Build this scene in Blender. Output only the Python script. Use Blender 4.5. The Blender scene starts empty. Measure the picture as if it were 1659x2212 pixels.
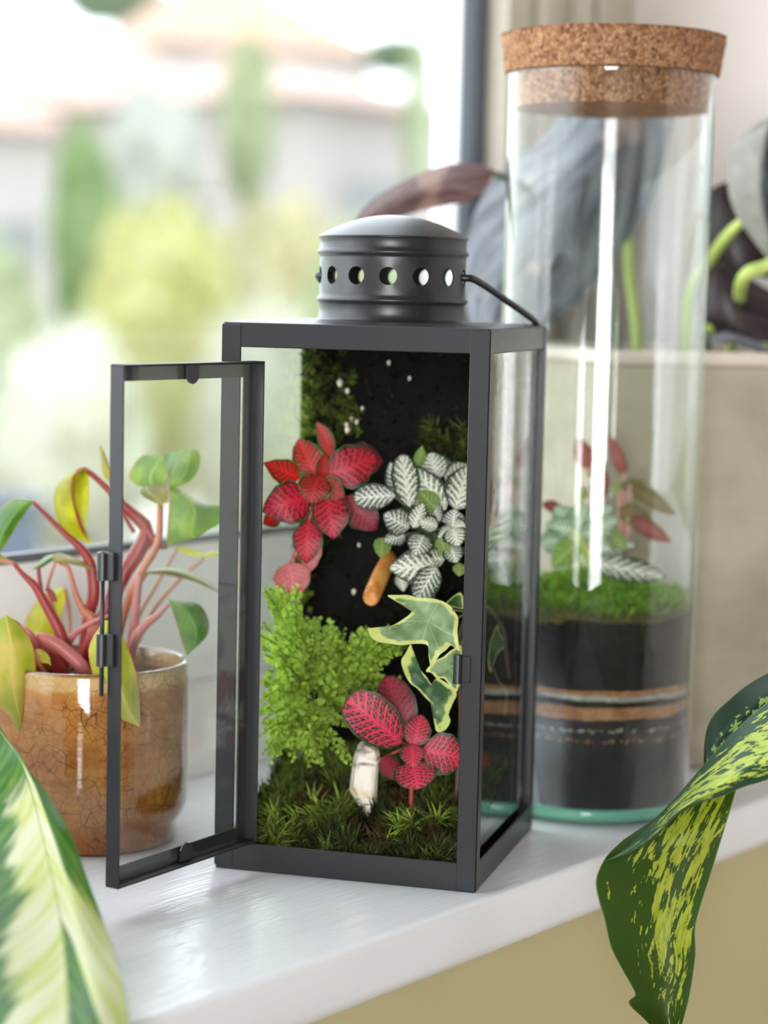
import bpy, math, random
import numpy as np
from mathutils import Vector, Matrix, noise as mnoise

random.seed(7)
rng = np.random.default_rng(7)
SC = bpy.context.scene
COL = SC.collection

# ------------------------------------------------------------------ camera
IW, IH = 1659.0, 2212.0
FPX, PITCH, ROLL, EYE = 4638.245, 0.1012934, 0.0228591, 0.3225974
PSI, YE = 0.6591236, 0.6411149
_R = np.array([math.sin(PSI), -math.cos(PSI), 0.0])
_F = np.array([math.cos(PSI), math.sin(PSI), 0.0])
_U = np.array([0, 0, 1.0])
CAM = np.array([0.0, -YE, EYE])
FW = _F * math.cos(PITCH) - _U * math.sin(PITCH)
UPV = _F * math.sin(PITCH) + _U * math.cos(PITCH)
RT = _R * math.cos(ROLL) + UPV * math.sin(ROLL)        # picture right
UP = UPV * math.cos(ROLL) - _R * math.sin(ROLL)        # picture up


def ray(x, y):
    return FW + RT * ((x - IW / 2) / FPX) - UP * ((y - IH / 2) / FPX)


def at(x, y, d):
    """world point seen at photo pixel (x, y), d metres along the view axis"""
    return CAM + ray(x, y) * d


def onz(x, y, z=0.0):
    r = ray(x, y)
    return CAM + r * ((z - CAM[2]) / r[2])


cam_d = bpy.data.cameras.new('camera')
cam = bpy.data.objects.new('camera', cam_d)
COL.objects.link(cam)
cam_d.sensor_fit = 'AUTO'
cam_d.sensor_width = 36.0
cam_d.lens = FPX / IH * 36.0
cam_d.clip_start = 0.02
cam_d.clip_end = 300
m = Matrix(((RT[0], UP[0], -FW[0], CAM[0]), (RT[1], UP[1], -FW[1], CAM[1]), (RT[2], UP[2], -FW[2], CAM[2]), (0, 0, 0, 1)))
cam.matrix_world = m
cam_d.dof.use_dof = True
cam_d.dof.focus_distance = 1.15
cam_d.dof.aperture_fstop = 3.9
SC.camera = cam

# ------------------------------------------------------------------ sky, lights, exposure
SC.view_settings.view_transform = 'Standard'
SC.view_settings.look = 'None'
SC.view_settings.gamma = 1.0
SC.view_settings.use_curve_mapping = False
SC.view_settings.exposure = 0.62
SC.cycles.use_denoising = True
SC.cycles.max_bounces = 14
SC.cycles.transparent_max_bounces = 24
SC.cycles.transmission_bounces = 12

world = bpy.data.worlds.new('overcast_sky')
SC.world = world
world.use_nodes = True
wn = world.node_tree
bg = wn.nodes['Background']
bg.inputs['Color'].default_value = (0.86, 0.93, 1.0, 1)
bg.inputs['Strength'].default_value = 3.5


def area(name, loc, rot, sx, sy, power, col):
    l = bpy.data.lights.new(name, 'AREA')
    l.shape = 'RECTANGLE'
    l.size, l.size_y, l.energy, l.color = sx, sy, power, col
    o = bpy.data.objects.new(name, l)
    COL.objects.link(o)
    o.location = loc
    o.rotation_euler = rot
    return o


# added fill light for the room, behind the camera, placed for the jar's highlight
area('room_fill_light', (-2.5, -2.2, 0.45), (math.radians(90), 0, math.radians(-90)), 1.15, 1.9, 82, (1.0, 0.985, 0.96))

# ------------------------------------------------------------------ object helpers
XF = {}


def thing(name, label, cat, loc, rotz=0.0, group=None):
    o = bpy.data.objects.new(name, None)
    COL.objects.link(o)
    o.empty_display_size = 0.02
    o.location = tuple(loc)
    o.rotation_euler = (0, 0, rotz)
    o['label'] = label
    o['category'] = cat
    if group:
        o['group'] = group
    XF[o.name] = (np.array(loc, float), rotz)
    return o


def tag(o, label=None, cat=None, group=None, kind=None):
    if label: o['label'] = label
    if cat: o['category'] = cat
    if group: o['group'] = group
    if kind: o['kind'] = kind
    return o


def mk(name, verts, faces, mat, parent=None, smooth=True, uv=None, col=None, local=False, data=None):
    """link one mesh object; verts are world coordinates unless local"""
    v = np.array(verts, float).reshape(-1, 3)
    if parent is not None:
        loc, rz = XF[parent.name]
        if not local:
            v = v - loc
            c, s = math.cos(-rz), math.sin(-rz)
            v = np.stack([v[:, 0] * c - v[:, 1] * s, v[:, 0] * s + v[:, 1] * c, v[:, 2]], 1)
    me = bpy.data.meshes.new(name)
    me.from_pydata(v.tolist(), [], [list(map(int, f)) for f in faces])
    if uv is not None:
        lay = me.uv_layers.new(name='UVMap')
        li = np.empty(len(me.loops), dtype=np.int32)
        me.loops.foreach_get('vertex_index', li)
        lay.data.foreach_set('uv', np.asarray(uv, np.float32)[li].ravel())
    if col is not None:
        a = me.attributes.new('tint', 'FLOAT_COLOR', 'POINT')
        c4 = np.ones((len(v), 4), np.float32)
        c4[:, :3] = col
        a.data.foreach_set('color', c4.ravel())
    if smooth:
        me.polygons.foreach_set('use_smooth', np.ones(len(me.polygons), bool))
    me.materials.append(mat)
    me.update()
    o = bpy.data.objects.new(name, me)
    COL.objects.link(o)
    if parent is not None:
        o.parent = parent
        XF[o.name] = XF[parent.name]
    else:
        XF[o.name] = (np.zeros(3), 0.0)
    return o


class MB:
    """collects shapes into one mesh"""
    def __init__(self):
        self.v, self.f, self.uv, self.c, self.n = [], [], [], [], 0

    def add(self, v, f, uv=None, c=None):
        v = np.asarray(v, float).reshape(-1, 3)
        self.v.append(v)
        n = self.n
        self.f.extend([tuple(int(i) + n for i in q) for q in f])
        self.n += len(v)
        if uv is not None: self.uv.append(np.asarray(uv, float))
        if c is not None: self.c.append(np.broadcast_to(np.asarray(c, float), (len(v), 3)))
        return self

    def box(self, a, b, bev=0.0, M=None):
        x0, y0, z0 = np.minimum(a, b)
        x1, y1, z1 = np.maximum(a, b)
        if bev <= 0:
            v = [(x0, y0, z0), (x1, y0, z0), (x1, y1, z0), (x0, y1, z0), (x0, y0, z1), (x1, y0, z1), (x1, y1, z1), (x0, y1, z1)]
            f = [(0, 3, 2, 1), (4, 5, 6, 7), (0, 1, 5, 4), (1, 2, 6, 5), (2, 3, 7, 6), (3, 0, 4, 7)]
        else:
            e = min(bev, (x1 - x0) * .49, (y1 - y0) * .49, (z1 - z0) * .49)
            v, f, ix = [], [], {}
            for i, (cx, sx) in enumerate(((x0, 1), (x1, -1))):
                for j, (cy, sy) in enumerate(((y0, 1), (y1, -1))):
                    for k, (cz, sz) in enumerate(((z0, 1), (z1, -1))):
                        for ax in range(3):
                            p = [cx + sx * e, cy + sy * e, cz + sz * e]
                            p[ax] = (cx, cy, cz)[ax]
                            ix[(i, j, k, ax)] = len(v)
                            v.append(tuple(p))
            for ax in range(3):
                o1, o2 = [a_ for a_ in range(3) if a_ != ax]
                for s in (0, 1):
                    q = []
                    for (p, r) in ((0, 0), (1, 0), (1, 1), (0, 1)):
                        key = [0, 0, 0]
                        key[ax], key[o1], key[o2] = s, p, r
                        q.append(ix[(*key, ax)])
                    f.append(tuple(q))
                for p in (0, 1):
                    for r in (0, 1):
                        k0, k1 = [0, 0, 0], [0, 0, 0]
                        k0[ax], k1[ax] = 0, 1
                        for kk in (k0, k1): kk[o1], kk[o2] = p, r
                        f.append((ix[(*k0, o1)], ix[(*k1, o1)], ix[(*k1, o2)], ix[(*k0, o2)]))
            for i in (0, 1):
                for j in (0, 1):
                    for k in (0, 1):
                        f.append(tuple(ix[(i, j, k, ax)] for ax in range(3)))
        v = np.array(v)
        if M is not None:
            v = M(v)
        return self.add(v, f)

    def make(self, name, mat, parent=None, smooth=False, local=False, fixn=True):
        o = mk(name, np.concatenate(self.v), self.f, mat, parent, smooth, np.concatenate(self.uv) if self.uv else None,
               np.concatenate(self.c) if self.c else None, local)
        if fixn:
            import bmesh
            bm = bmesh.new()
            bm.from_mesh(o.data)
            bmesh.ops.recalc_face_normals(bm, faces=bm.faces)
            bm.to_mesh(o.data)
            bm.free()
        return o


def catmull(P, n):
    P = np.asarray(P, float)
    if len(P) == 2:
        t = np.linspace(0, 1, n)[:, None]
        return P[0] * (1 - t) + P[1] * t
    Q = np.concatenate([[2 * P[0] - P[1]], P, [2 * P[-1] - P[-2]]])
    k = len(P) - 1
    out = []
    for t in np.linspace(0, k, n):
        i = min(int(t), k - 1)
        u = t - i
        a, b, c, d = Q[i], Q[i + 1], Q[i + 2], Q[i + 3]
        out.append(.5 * (2 * b + (c - a) * u + (2 * a - 5 * b + 4 * c - d) * u * u + (3 * b - a - 3 * c + d) * u ** 3))
    return np.array(out)


def tube(P, r, n=18, seg=8, cap=True):
    C = catmull(P, n)
    rr = catmull(np.asarray(r, float)[:, None] * np.ones((1, 1)), n)[:, 0] if np.ndim(r) else np.full(n, float(r))
    T = np.gradient(C, axis=0)
    T /= np.linalg.norm(T, axis=1)[:, None] + 1e-12
    a = np.array([0, 0, 1.0]) if abs(T[0][2]) < .9 else np.array([1.0, 0, 0])
    N = np.cross(T[0], a)
    v, uv = [], []
    for i in range(n):
        N = N - T[i] * (N @ T[i])
        N /= np.linalg.norm(N)
        B = np.cross(T[i], N)
        for k in range(seg):
            q = 2 * math.pi * k / seg
            v.append(C[i] + (N * math.cos(q) + B * math.sin(q)) * rr[i])
            uv.append((k / seg, i / (n - 1)))
    f = [(i * seg + k, i * seg + (k + 1) % seg, (i + 1) * seg + (k + 1) % seg, (i + 1) * seg + k) for i in range(n - 1) for k in range(seg)]
    if cap:
        f.append(tuple(range(seg - 1, -1, -1)))
        f.append(tuple((n - 1) * seg + k for k in range(seg)))
    return np.array(v), f, uv


def lathe(prof, seg, c=(0, 0, 0), closed=False):
    prof = np.asarray(prof, float)
    n = len(prof)
    v, uv = [], []
    for i, (r, z) in enumerate(prof):
        for k in range(seg):
            q = 2 * math.pi * k / seg
            v.append((c[0] + r * math.cos(q), c[1] + r * math.sin(q), c[2] + z))
            uv.append((k / seg, i / (n - 1)))
    f = []
    for i in range(n if closed else n - 1):
        j = (i + 1) % n
        for k in range(seg):
            l = (k + 1) % seg
            f.append((i * seg + k, i * seg + l, j * seg + l, j * seg + k))
    return np.array(v), f, uv


def disc(r, z, seg, c=(0, 0, 0), rings=6, h=None):
    v, f = [(c[0], c[1], c[2] + z)], []
    for i in range(1, rings + 1):
        for k in range(seg):
            q = 2 * math.pi * k / seg
            v.append((c[0] + r * i / rings * math.cos(q), c[1] + r * i / rings * math.sin(q), c[2] + z))
    for k in range(seg):
        f.append((0, 1 + k, 1 + (k + 1) % seg))
    for i in range(rings - 1):
        for k in range(seg):
            l = (k + 1) % seg
            f.append((1 + i * seg + k, 1 + (i + 1) * seg + k, 1 + (i + 1) * seg + l, 1 + i * seg + l))
    v = np.array(v)
    if h is not None:
        v[:, 2] += [h(p) for p in v]
    return v, f


def grid_faces(nv, nu):
    return [(i * nu + j, i * nu + j + 1, (i + 1) * nu + j + 1, (i + 1) * nu + j) for i in range(nv - 1) for j in range(nu - 1)]


def loft(rows, nv=20, nu=11):
    """rows of control points (world), smoothed both ways; uv u across, v along"""
    rows = np.asarray(rows, float)
    A = np.stack([catmull(rows[:, j], nv) for j in range(rows.shape[1])], 1)
    G = np.stack([catmull(A[i], nu) for i in range(nv)])
    uv = [(j / (nu - 1), i / (nv - 1)) for i in range(nv) for j in range(nu)]
    return G.reshape(-1, 3), grid_faces(nv, nu), uv


def pxloft(rows, nv=20, nu=11):
    return loft([[at(*p) for p in r] for r in rows], nv, nu)


def fn(p, s, seed=0.0):
    return mnoise.noise(Vector((p[0] * s + seed, p[1] * s + seed * .7, p[2] * s - seed)))


def leaf(base, tip, w, a=.55, b=.5, bow=.08, fold=.12, roll=0.0, droop=0.0, nrm=None, nv=14, nu=9, wave=.02, twist=0.0, side=0.0):
    """one leaf blade from base to tip (world points), w = full width"""
    base, tip = np.asarray(base, float), np.asarray(tip, float)
    ax = tip - base
    L = np.linalg.norm(ax)
    ax = ax / L
    n = (CAM - (base + tip) / 2) if nrm is None else np.asarray(nrm, float)
    n = n - ax * (n @ ax)
    n /= np.linalg.norm(n)
    s = np.cross(n, ax)
    ts = np.linspace(0, 1, nv)
    prof = np.maximum(ts, 1e-6) ** a * np.maximum(1 - ts, 0) ** b
    tm = a / (a + b)
    prof /= tm ** a * (1 - tm) ** b
    ph = random.random() * 6
    v, uv = [], []
    for i, t in enumerate(ts):
        q = math.radians(roll + twist * (t - .5))
        s_, n_ = s * math.cos(q) + n * math.sin(q), n * math.cos(q) - s * math.sin(q)
        hw = max(prof[i] * w / 2, w * .012)
        cpt = base + ax * L * t + n * (bow * L * 4 * t * (1 - t) - droop * L * t * t) + s * (side * L * math.sin(math.pi * t))
        for j in range(nu):
            u = 2 * j / (nu - 1) - 1
            e = 1 + wave * math.sin(t * 22 + ph + (2 if u > 0 else 0)) * abs(u)
            lift = fold * abs(u) * hw + wave * w * .5 * abs(u) * math.sin(t * 15 + ph * 2 + u)
            v.append(cpt + s_ * (u * hw * e) + n_ * lift)
            uv.append((j / (nu - 1), t))
    return np.array(v), grid_faces(nv, nu), uv


# ------------------------------------------------------------------ material helpers
class E:
    """a socket with arithmetic"""
    def __init__(self, nt, s):
        self.nt, self.s = nt, s

    def op(self, o, b=None, c=None, clamp=False):
        n = self.nt.nodes.new('ShaderNodeMath')
        n.operation = o
        n.use_clamp = clamp
        for i, x in enumerate((self, b, c)):
            if x is None: continue
            if isinstance(x, E): self.nt.links.new(x.s, n.inputs[i])
            else: n.inputs[i].default_value = x
        return E(self.nt, n.outputs[0])

    def __add__(s, b): return s.op('ADD', b)
    __radd__ = __add__
    def __mul__(s, b): return s.op('MULTIPLY', b)
    __rmul__ = __mul__
    def __sub__(s, b): return s.op('SUBTRACT', b)
    def __rsub__(s, b): return (s * -1.0) + b
    def __truediv__(s, b): return s.op('DIVIDE', b)
    def __pow__(s, b): return s.op('POWER', b)
    def abs(s): return s.op('ABSOLUTE')
    def lt(s, b): return s.op('LESS_THAN', b)
    def max(s, b): return s.op('MAXIMUM', b)
    def min(s, b): return s.op('MINIMUM', b)
    def clamp(s): return s.op('ADD', 0.0, clamp=True)

    def step(s, lo, hi):
        n = s.nt.nodes.new('ShaderNodeMapRange')
        n.interpolation_type = 'SMOOTHSTEP'
        s.nt.links.new(s.s, n.inputs['Value'])
        for k, x in (('From Min', lo), ('From Max', hi)):
            if isinstance(x, E): s.nt.links.new(x.s, n.inputs[k])
            else: n.inputs[k].default_value = x
        return E(s.nt, n.outputs['Result'])


def setin(nt, sock, x):
    if isinstance(x, E): nt.links.new(x.s, sock)
    elif isinstance(x, (tuple, list)): sock.default_value = tuple(x) + ((1.0,) if len(x) == 3 and len(sock.default_value) == 4 else ())
    else: sock.default_value = x


def mix(nt, fac, a, b):
    n = nt.nodes.new('ShaderNodeMix')
    n.data_type = 'RGBA'
    setin(nt, n.inputs['Factor'], fac)
    setin(nt, n.inputs[6], a)
    setin(nt, n.inputs[7], b)
    return E(nt, n.outputs[2])


def coords(nt, kind='Object'):
    n = nt.nodes.new('ShaderNodeTexCoord')
    return E(nt, n.outputs[kind])


def sep(nt, v):
    n = nt.nodes.new('ShaderNodeSeparateXYZ')
    nt.links.new(v.s, n.inputs[0])
    return [E(nt, o) for o in n.outputs]


def comb(nt, x, y, z=0.0):
    n = nt.nodes.new('ShaderNodeCombineXYZ')
    for i, q in enumerate((x, y, z)): setin(nt, n.inputs[i], q)
    return E(nt, n.outputs[0])


def scalev(nt, v, s):
    n = nt.nodes.new('ShaderNodeVectorMath')
    n.operation = 'MULTIPLY'
    nt.links.new(v.s, n.inputs[0])
    n.inputs[1].default_value = s if isinstance(s, tuple) else (s, s, s)
    return E(nt, n.outputs[0])


def noise(nt, v, scale=5.0, detail=3.0, rough=.55, dist=0.0):
    n = nt.nodes.new('ShaderNodeTexNoise')
    if v is not None: nt.links.new(v.s, n.inputs['Vector'])
    n.inputs['Scale'].default_value = scale
    n.inputs['Detail'].default_value = detail
    n.inputs['Roughness'].default_value = rough
    n.inputs['Distortion'].default_value = dist
    return E(nt, n.outputs['Fac'])


def voro(nt, v, scale=5.0, feature='F1', rand=1.0, dim='3D', out='Distance'):
    n = nt.nodes.new('ShaderNodeTexVoronoi')
    n.voronoi_dimensions = dim
    n.feature = feature
    nt.links.new(v.s, n.inputs['Vector'])
    n.inputs['Scale'].default_value = scale
    n.inputs['Randomness'].default_value = rand
    return E(nt, n.outputs[out])


def bump(nt, bsdf, h, strength=.3, dist=.001):
    n = nt.nodes.new('ShaderNodeBump')
    n.inputs['Strength'].default_value = strength
    n.inputs['Distance'].default_value = dist
    nt.links.new(h.s, n.inputs['Height'])
    nt.links.new(n.outputs[0], bsdf.inputs['Normal'])


def mat(name, color=(.5, .5, .5), rough=.5, metal=0.0, spec=.5, **kw):
    m_ = bpy.data.materials.new(name)
    m_.use_nodes = True
    nt = m_.node_tree
    b = nt.nodes['Principled BSDF']
    setin(nt, b.inputs['Base Color'], color if isinstance(color, E) else tuple(color))
    b.inputs['Roughness'].default_value = rough
    b.inputs['Metallic'].default_value = metal
    b.inputs['Specular IOR Level'].default_value = spec
    for k, x in kw.items(): b.inputs[k.replace('_', ' ')].default_value = x
    return m_, nt, b


def srgb(r, g, b):
    return tuple((c / 255 / 12.92) if c / 255 <= .04045 else ((c / 255 + .055) / 1.055) ** 2.4 for c in (r, g, b))


def leafmat(name, fn_, trans=.35, rough=.42, spec=.35, tsat=1.25, bumps=.25):
    """leaf material: colour from fn_(nt, u, v) -> (colour, height); part of the light goes through the blade"""
    m_, nt, b = mat(name, rough=rough, spec=spec)
    u, v, _ = sep(nt, coords(nt, 'UV'))
    c, h = fn_(nt, u, v)
    setin(nt, b.inputs['Base Color'], c)
    if h is not None: bump(nt, b, h, bumps, .0008)
    t = nt.nodes.new('ShaderNodeBsdfTranslucent')
    if isinstance(c, E):
        hs = nt.nodes.new('ShaderNodeHueSaturation')
        hs.inputs['Saturation'].default_value = tsat
        hs.inputs['Value'].default_value = 1.35
        nt.links.new(c.s, hs.inputs['Color'])
        nt.links.new(hs.outputs[0], t.inputs['Color'])
    else:
        t.inputs['Color'].default_value = tuple(min(1, x * 1.3) for x in c) + (1,)
    ms = nt.nodes.new('ShaderNodeMixShader')
    ms.inputs[0].default_value = trans
    nt.links.new(b.outputs[0], ms.inputs[1])
    nt.links.new(t.outputs[0], ms.inputs[2])
    nt.links.new(ms.outputs[0], nt.nodes['Material Output'].inputs['Surface'])
    return m_


def panemat(name, tint=(.96, .985, .97), refl=1.0, graze=None):
    """flat clear pane: mirror reflection by Fresnel, straight transmission otherwise"""
    m_ = bpy.data.materials.new(name)
    m_.use_nodes = True
    nt = m_.node_tree
    nt.nodes.remove(nt.nodes['Principled BSDF'])
    ge = nt.nodes.new('ShaderNodeNewGeometry')
    dp_ = nt.nodes.new('ShaderNodeVectorMath')
    dp_.operation = 'DOT_PRODUCT'
    nt.links.new(ge.outputs['Normal'], dp_.inputs[0])
    nt.links.new(ge.outputs['Incoming'], dp_.inputs[1])
    fr = ((1.0 - E(nt, dp_.outputs['Value']).abs()).max(0.0) ** 5.0) * .957 + .043     # Schlick, the same from both sides
    tr = nt.nodes.new('ShaderNodeBsdfTransparent')
    tr.inputs['Color'].default_value = tint + (1,)
    if graze:     # longer way through the wall where it is seen edge-on
        nt.links.new(mix(nt, fr.step(.06, .7), tint, graze).s, tr.inputs['Color'])
    gl = nt.nodes.new('ShaderNodeBsdfGlossy')
    gl.inputs['Roughness'].default_value = 0.0
    gl.inputs['Color'].default_value = (refl, refl, refl, 1)
    ms = nt.nodes.new('ShaderNodeMixShader')
    nt.links.new(fr.s, ms.inputs[0])
    nt.links.new(tr.outputs[0], ms.inputs[1])
    nt.links.new(gl.outputs[0], ms.inputs[2])
    nt.links.new(ms.outputs[0], nt.nodes['Material Output'].inputs['Surface'])
    return m_
# ------------------------------------------------------------------ materials: setting
YW = 0.312            # plane of the window frame
SILLX0, SILLX1 = -1.4, 1.554


def m_paint():
    m_, nt, b = mat('white_gloss_paint', (.80, .79, .80), rough=.17, spec=.55)
    o = coords(nt)
    st = noise(nt, scalev(nt, o, (14, 190, 40)), 1.0, 3, .6)
    lo = noise(nt, scalev(nt, o, (5, 22, 5)), 1.0, 2, .5)
    fine = noise(nt, scalev(nt, o, (60, 520, 60)), 1.0, 2, .5)
    bump(nt, b, st * .6 + lo * 1.5 + fine * .3, .55, .0018)
    setin(nt, b.inputs['Base Color'], mix(nt, (st - .62).clamp() * .5, srgb(233, 232, 236), srgb(214, 212, 214)))
    return m_


def m_wall(name, c, amt=.06, sc=3.0):
    m_, nt, b = mat(name, c, rough=.8, spec=.25)
    o = coords(nt)
    n = noise(nt, o, sc, 3, .5)
    fine = noise(nt, o, 180, 2, .6)
    setin(nt, b.inputs['Base Color'], mix(nt, n, tuple(x * (1 - amt) for x in c), tuple(min(1, x * (1 + amt)) for x in c)))
    bump(nt, b, fine, .12, .001)
    return m_


PAINT = m_paint()
WALLM = m_wall('cream_wall', srgb(192, 180, 138))
REVEAL = m_wall('pale_plaster', srgb(224, 214, 207))
ROOM = m_wall('room_paint', srgb(88, 88, 86))
BEIGE = m_wall('beige_moulding_paint', srgb(196, 188, 172))
UPVC, _nt, _b = mat('white_window_plastic', srgb(250, 250, 252), rough=.3)
GREY, _nt, _b = mat('shade_grey_window_frame', srgb(84, 91, 98), rough=.55, metal=.1)  # shade on the window frame is put into this grey
SEAL, _nt, _b = mat('rubber_seal', srgb(104, 108, 110), rough=.5)
PANE = panemat('clear_pane')
WPANE = panemat('window_pane', (.98, .99, .985))

# ------------------------------------------------------------------ room shell
def struct(name, a, b, m_, label=None, bev=0.0):
    o = MB().box(a, b, bev).make(name, m_, smooth=False)
    tag(o, label, kind='structure')
    return o


# sill with a softly rounded nose
prof = []
for k in range(7):
    q = math.pi / 2 * k / 6
    prof.append((.007 - .0055 * math.sin(q), -.0055 + .0055 * math.cos(q)))
for k in range(1, 8):
    q = math.pi / 2 * k / 7
    prof.append((.013 - .013 * math.cos(q), -.022 - .013 * math.sin(q)))
prof = [(YW + .004, 0.0)] + prof + [(YW + .004, -.035)]
nx = 60
vv, uu = [], []
for i in range(nx):
    x = SILLX0 + (SILLX1 - SILLX0) * i / (nx - 1)
    for (y, z) in prof: vv.append((x, y, z))
npf = len(prof)
ff = grid_faces(nx, npf)
sill = MB().add(vv, ff).make('trim_1', PAINT, smooth=True)
tag(sill, 'white gloss painted windowsill with a rounded front edge', kind='structure')

struct('wall_window', (SILLX0, .022, -.86), (SILLX1 + .1, .16, -.0345), WALLM, 'cream wall below the windowsill')
struct('wall_right', (SILLX1, -3.0, -.86), (SILLX1 + .1, YW + .12, 1.6), REVEAL, 'pale pinkish window reveal wall behind the dark plant')
struct('floor', (-2.7, -3.1, -.9), (SILLX1 + .1, .1, -.86), m_wall('wood_floor', srgb(136, 126, 114), .2, 8))
struct('ceiling', (-2.7, -3.1, 1.6), (SILLX1 + .1, YW + .15, 1.66), ROOM)
# side wall with an opening added for the fill light, and the plain back wall
for a, b in (((-2.7, -3.0, -.86), (-2.6, -2.85, 1.6)), ((-2.7, -1.55, -.86), (-2.6, YW + .12, 1.6)), ((-2.7, -2.85, -.86), (-2.6, -1.55, -.55)), ((-2.7, -2.85, 1.45), (-2.6, -1.55, 1.6))):
    struct('wall_left', a, b, ROOM)
struct('wall_back', (-2.7, -3.1, -.86), (SILLX1 + .1, -3.0, 1.6), ROOM)
# window wall round the opening
struct('wall_window', (-2.6, YW, -.86), (-1.3, YW + .1, 1.6), ROOM)
struct('wall_window', (-1.3, YW, 1.42), (SILLX1, YW + .1, 1.6), REVEAL)
struct('wall_window', (-1.3, YW + .006, -.86), (SILLX1, YW + .1, -.035), REVEAL)
wr = struct('wall_window', (1.372, YW, -.0345), (SILLX1, YW + .03, 1.42), BEIGE, 'beige strip of wall between the window and the reveal')
for k, (xa, xb, dy) in enumerate(((1.405, 1.424, .010), (1.452, 1.470, .016), (1.492, 1.505, .008))):
    tag(MB().box((xa, YW - dy, -.0), (xb, YW, 1.42), .004).make('trim_%d' % (k + 2), BEIGE), 'vertical beige moulding beside the window', kind='structure')

# window_1: frame, sash, stile, pane
win = bpy.data.objects.new('window_1', None)
COL.objects.link(win)
win.location = (0, YW, 0)
win['kind'] = 'structure'
win['label'] = 'large white framed window looking onto a garden'
XF['window_1'] = (np.array([0, YW, 0.0]), 0.0)
WX0 = -1.3


def wpart(name, a, b, m_, label=None, bev=.004):
    o = MB().box(a, b, bev).make(name, m_, win)
    if label: o['label'] = label
    return o


def xat(px, Y):
    r = ray(px, 200)
    return CAM[0] + r[0] * (Y - CAM[1]) / r[1]


def prism_x(name, yz, m_=UPVC, x0=WX0, x1=1.352):
    k = len(yz)
    v = [(x0, y, z) for y, z in yz] + [(x1, y, z) for y, z in yz]
    f = [tuple(range(k)), tuple(range(2 * k - 1, k - 1, -1))] + [(i, (i + 1) % k, k + (i + 1) % k, k + i) for i in range(k)]
    return MB().add(v, f).make(name, m_, win)


def prism_z(name, xy, z0, z1, m_=UPVC):
    k = len(xy)
    v = [(x, y, z0) for x, y in xy] + [(x, y, z1) for x, y in xy]
    f = [tuple(range(k)), tuple(range(2 * k - 1, k - 1, -1))] + [(i, (i + 1) % k, k + (i + 1) % k, k + i) for i in range(k)]
    return MB().add(v, f).make(name, m_, win)


prism_x('outer_frame', [(YW, -.034), (YW, .003), (YW + .032, .050), (YW + .032, .056), (YW + .09, .056), (YW + .09, -.034)])
wpart('outer_frame', (WX0, YW, 1.36), (1.352, YW + .06, 1.42), UPVC)
wpart('outer_frame', (WX0, YW, .056), (WX0 + .06, YW + .06, 1.36), UPVC)
XR = xat(1096, YW + .002)
wpart('outer_frame', (XR, YW + .002, .056), (XR + .03, YW + .040, 1.36), UPVC)
XS = xat(993, YW + .031)
prism_x('sash_rail', [(YW + .032, .057), (YW + .032, .064), (YW + .050, .138), (YW + .0515, .148), (YW + .09, .148), (YW + .09, .057)], UPVC, WX0 + .06, XS)
wpart('sash_rail', (WX0 + .06, YW + .004, 1.28), (XS, YW + .05, 1.36), UPVC)
XS = xat(993, YW + .031)
wpart('sash_stile', (XS, YW + .031, .149), (XS + .02, YW + .057, 1.28), UPVC, None, .0015)
wpart('sash_stile', (WX0 + .06, YW + .006, .148), (WX0 + .12, YW + .09, 1.28), UPVC)
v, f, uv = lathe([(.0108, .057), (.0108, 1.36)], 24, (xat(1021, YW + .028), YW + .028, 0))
mk('window_post', np.array(v), f, GREY, win)['label'] = 'rounded window post, its shade painted in as grey'
wpart('glazing_seal', (WX0 + .12, YW + .0515, .148), (XS - .0005, YW + .06, .154), SEAL, 'dark rubber strip under the glass', .001)
MB().box((WX0 + .12, YW + .052, .15), (XS + .004, YW + .056, 1.285)).make('glass_pane', WPANE, win)

# ------------------------------------------------------------------ lantern
LO, LTH = np.array([.9742, .1112, 0.0]), math.radians(-67.7708)
LEX = np.array([math.cos(LTH), math.sin(LTH), 0])
LEY = np.array([-math.sin(LTH), math.cos(LTH), 0])


def LW(x, y, z): return LO + LEX * x + LEY * y + np.array([0, 0, z])


def m_metal(name, c, rough=.36, spk=.5):
    m_, nt, b = mat(name, c, rough=rough, spec=.5)
    o = coords(nt)
    sp = noise(nt, o, 2600, 2, .7)
    k = (sp - .60).clamp() * 3.2
    setin(nt, b.inputs['Base Color'], mix(nt, k * spk, c, (.32, .32, .34)))
    bump(nt, b, sp + noise(nt, o, 700, 2, .5) * .6, .07, .0002)
    b.inputs['Coat Weight'].default_value = .08
    b.inputs['Coat Roughness'].default_value = .22
    return m_


BLACK = m_metal('black_powder_coat', (.017, .017, .020))
BLACKD = m_metal('black_powder_coat_shade', (.009, .009, .011), .45, .35)  # same coat darkened, the open door's shade is put into its colour
BLK2, _nt, _b = mat('black_enamel', (.016, .016, .018), rough=.35)
H, S2 = .3065, .075
lantern = thing('metal_lantern', 'black metal lantern with its glass door open, planted inside with moss and ferns', 'lantern', LO, LTH)


def lp(mb, name, m_=None, smooth=False, label=None):
    o = mb.make(name, m_ or BLACK, lantern, smooth, local=True)
    if label: o['label'] = label
    return o


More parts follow.
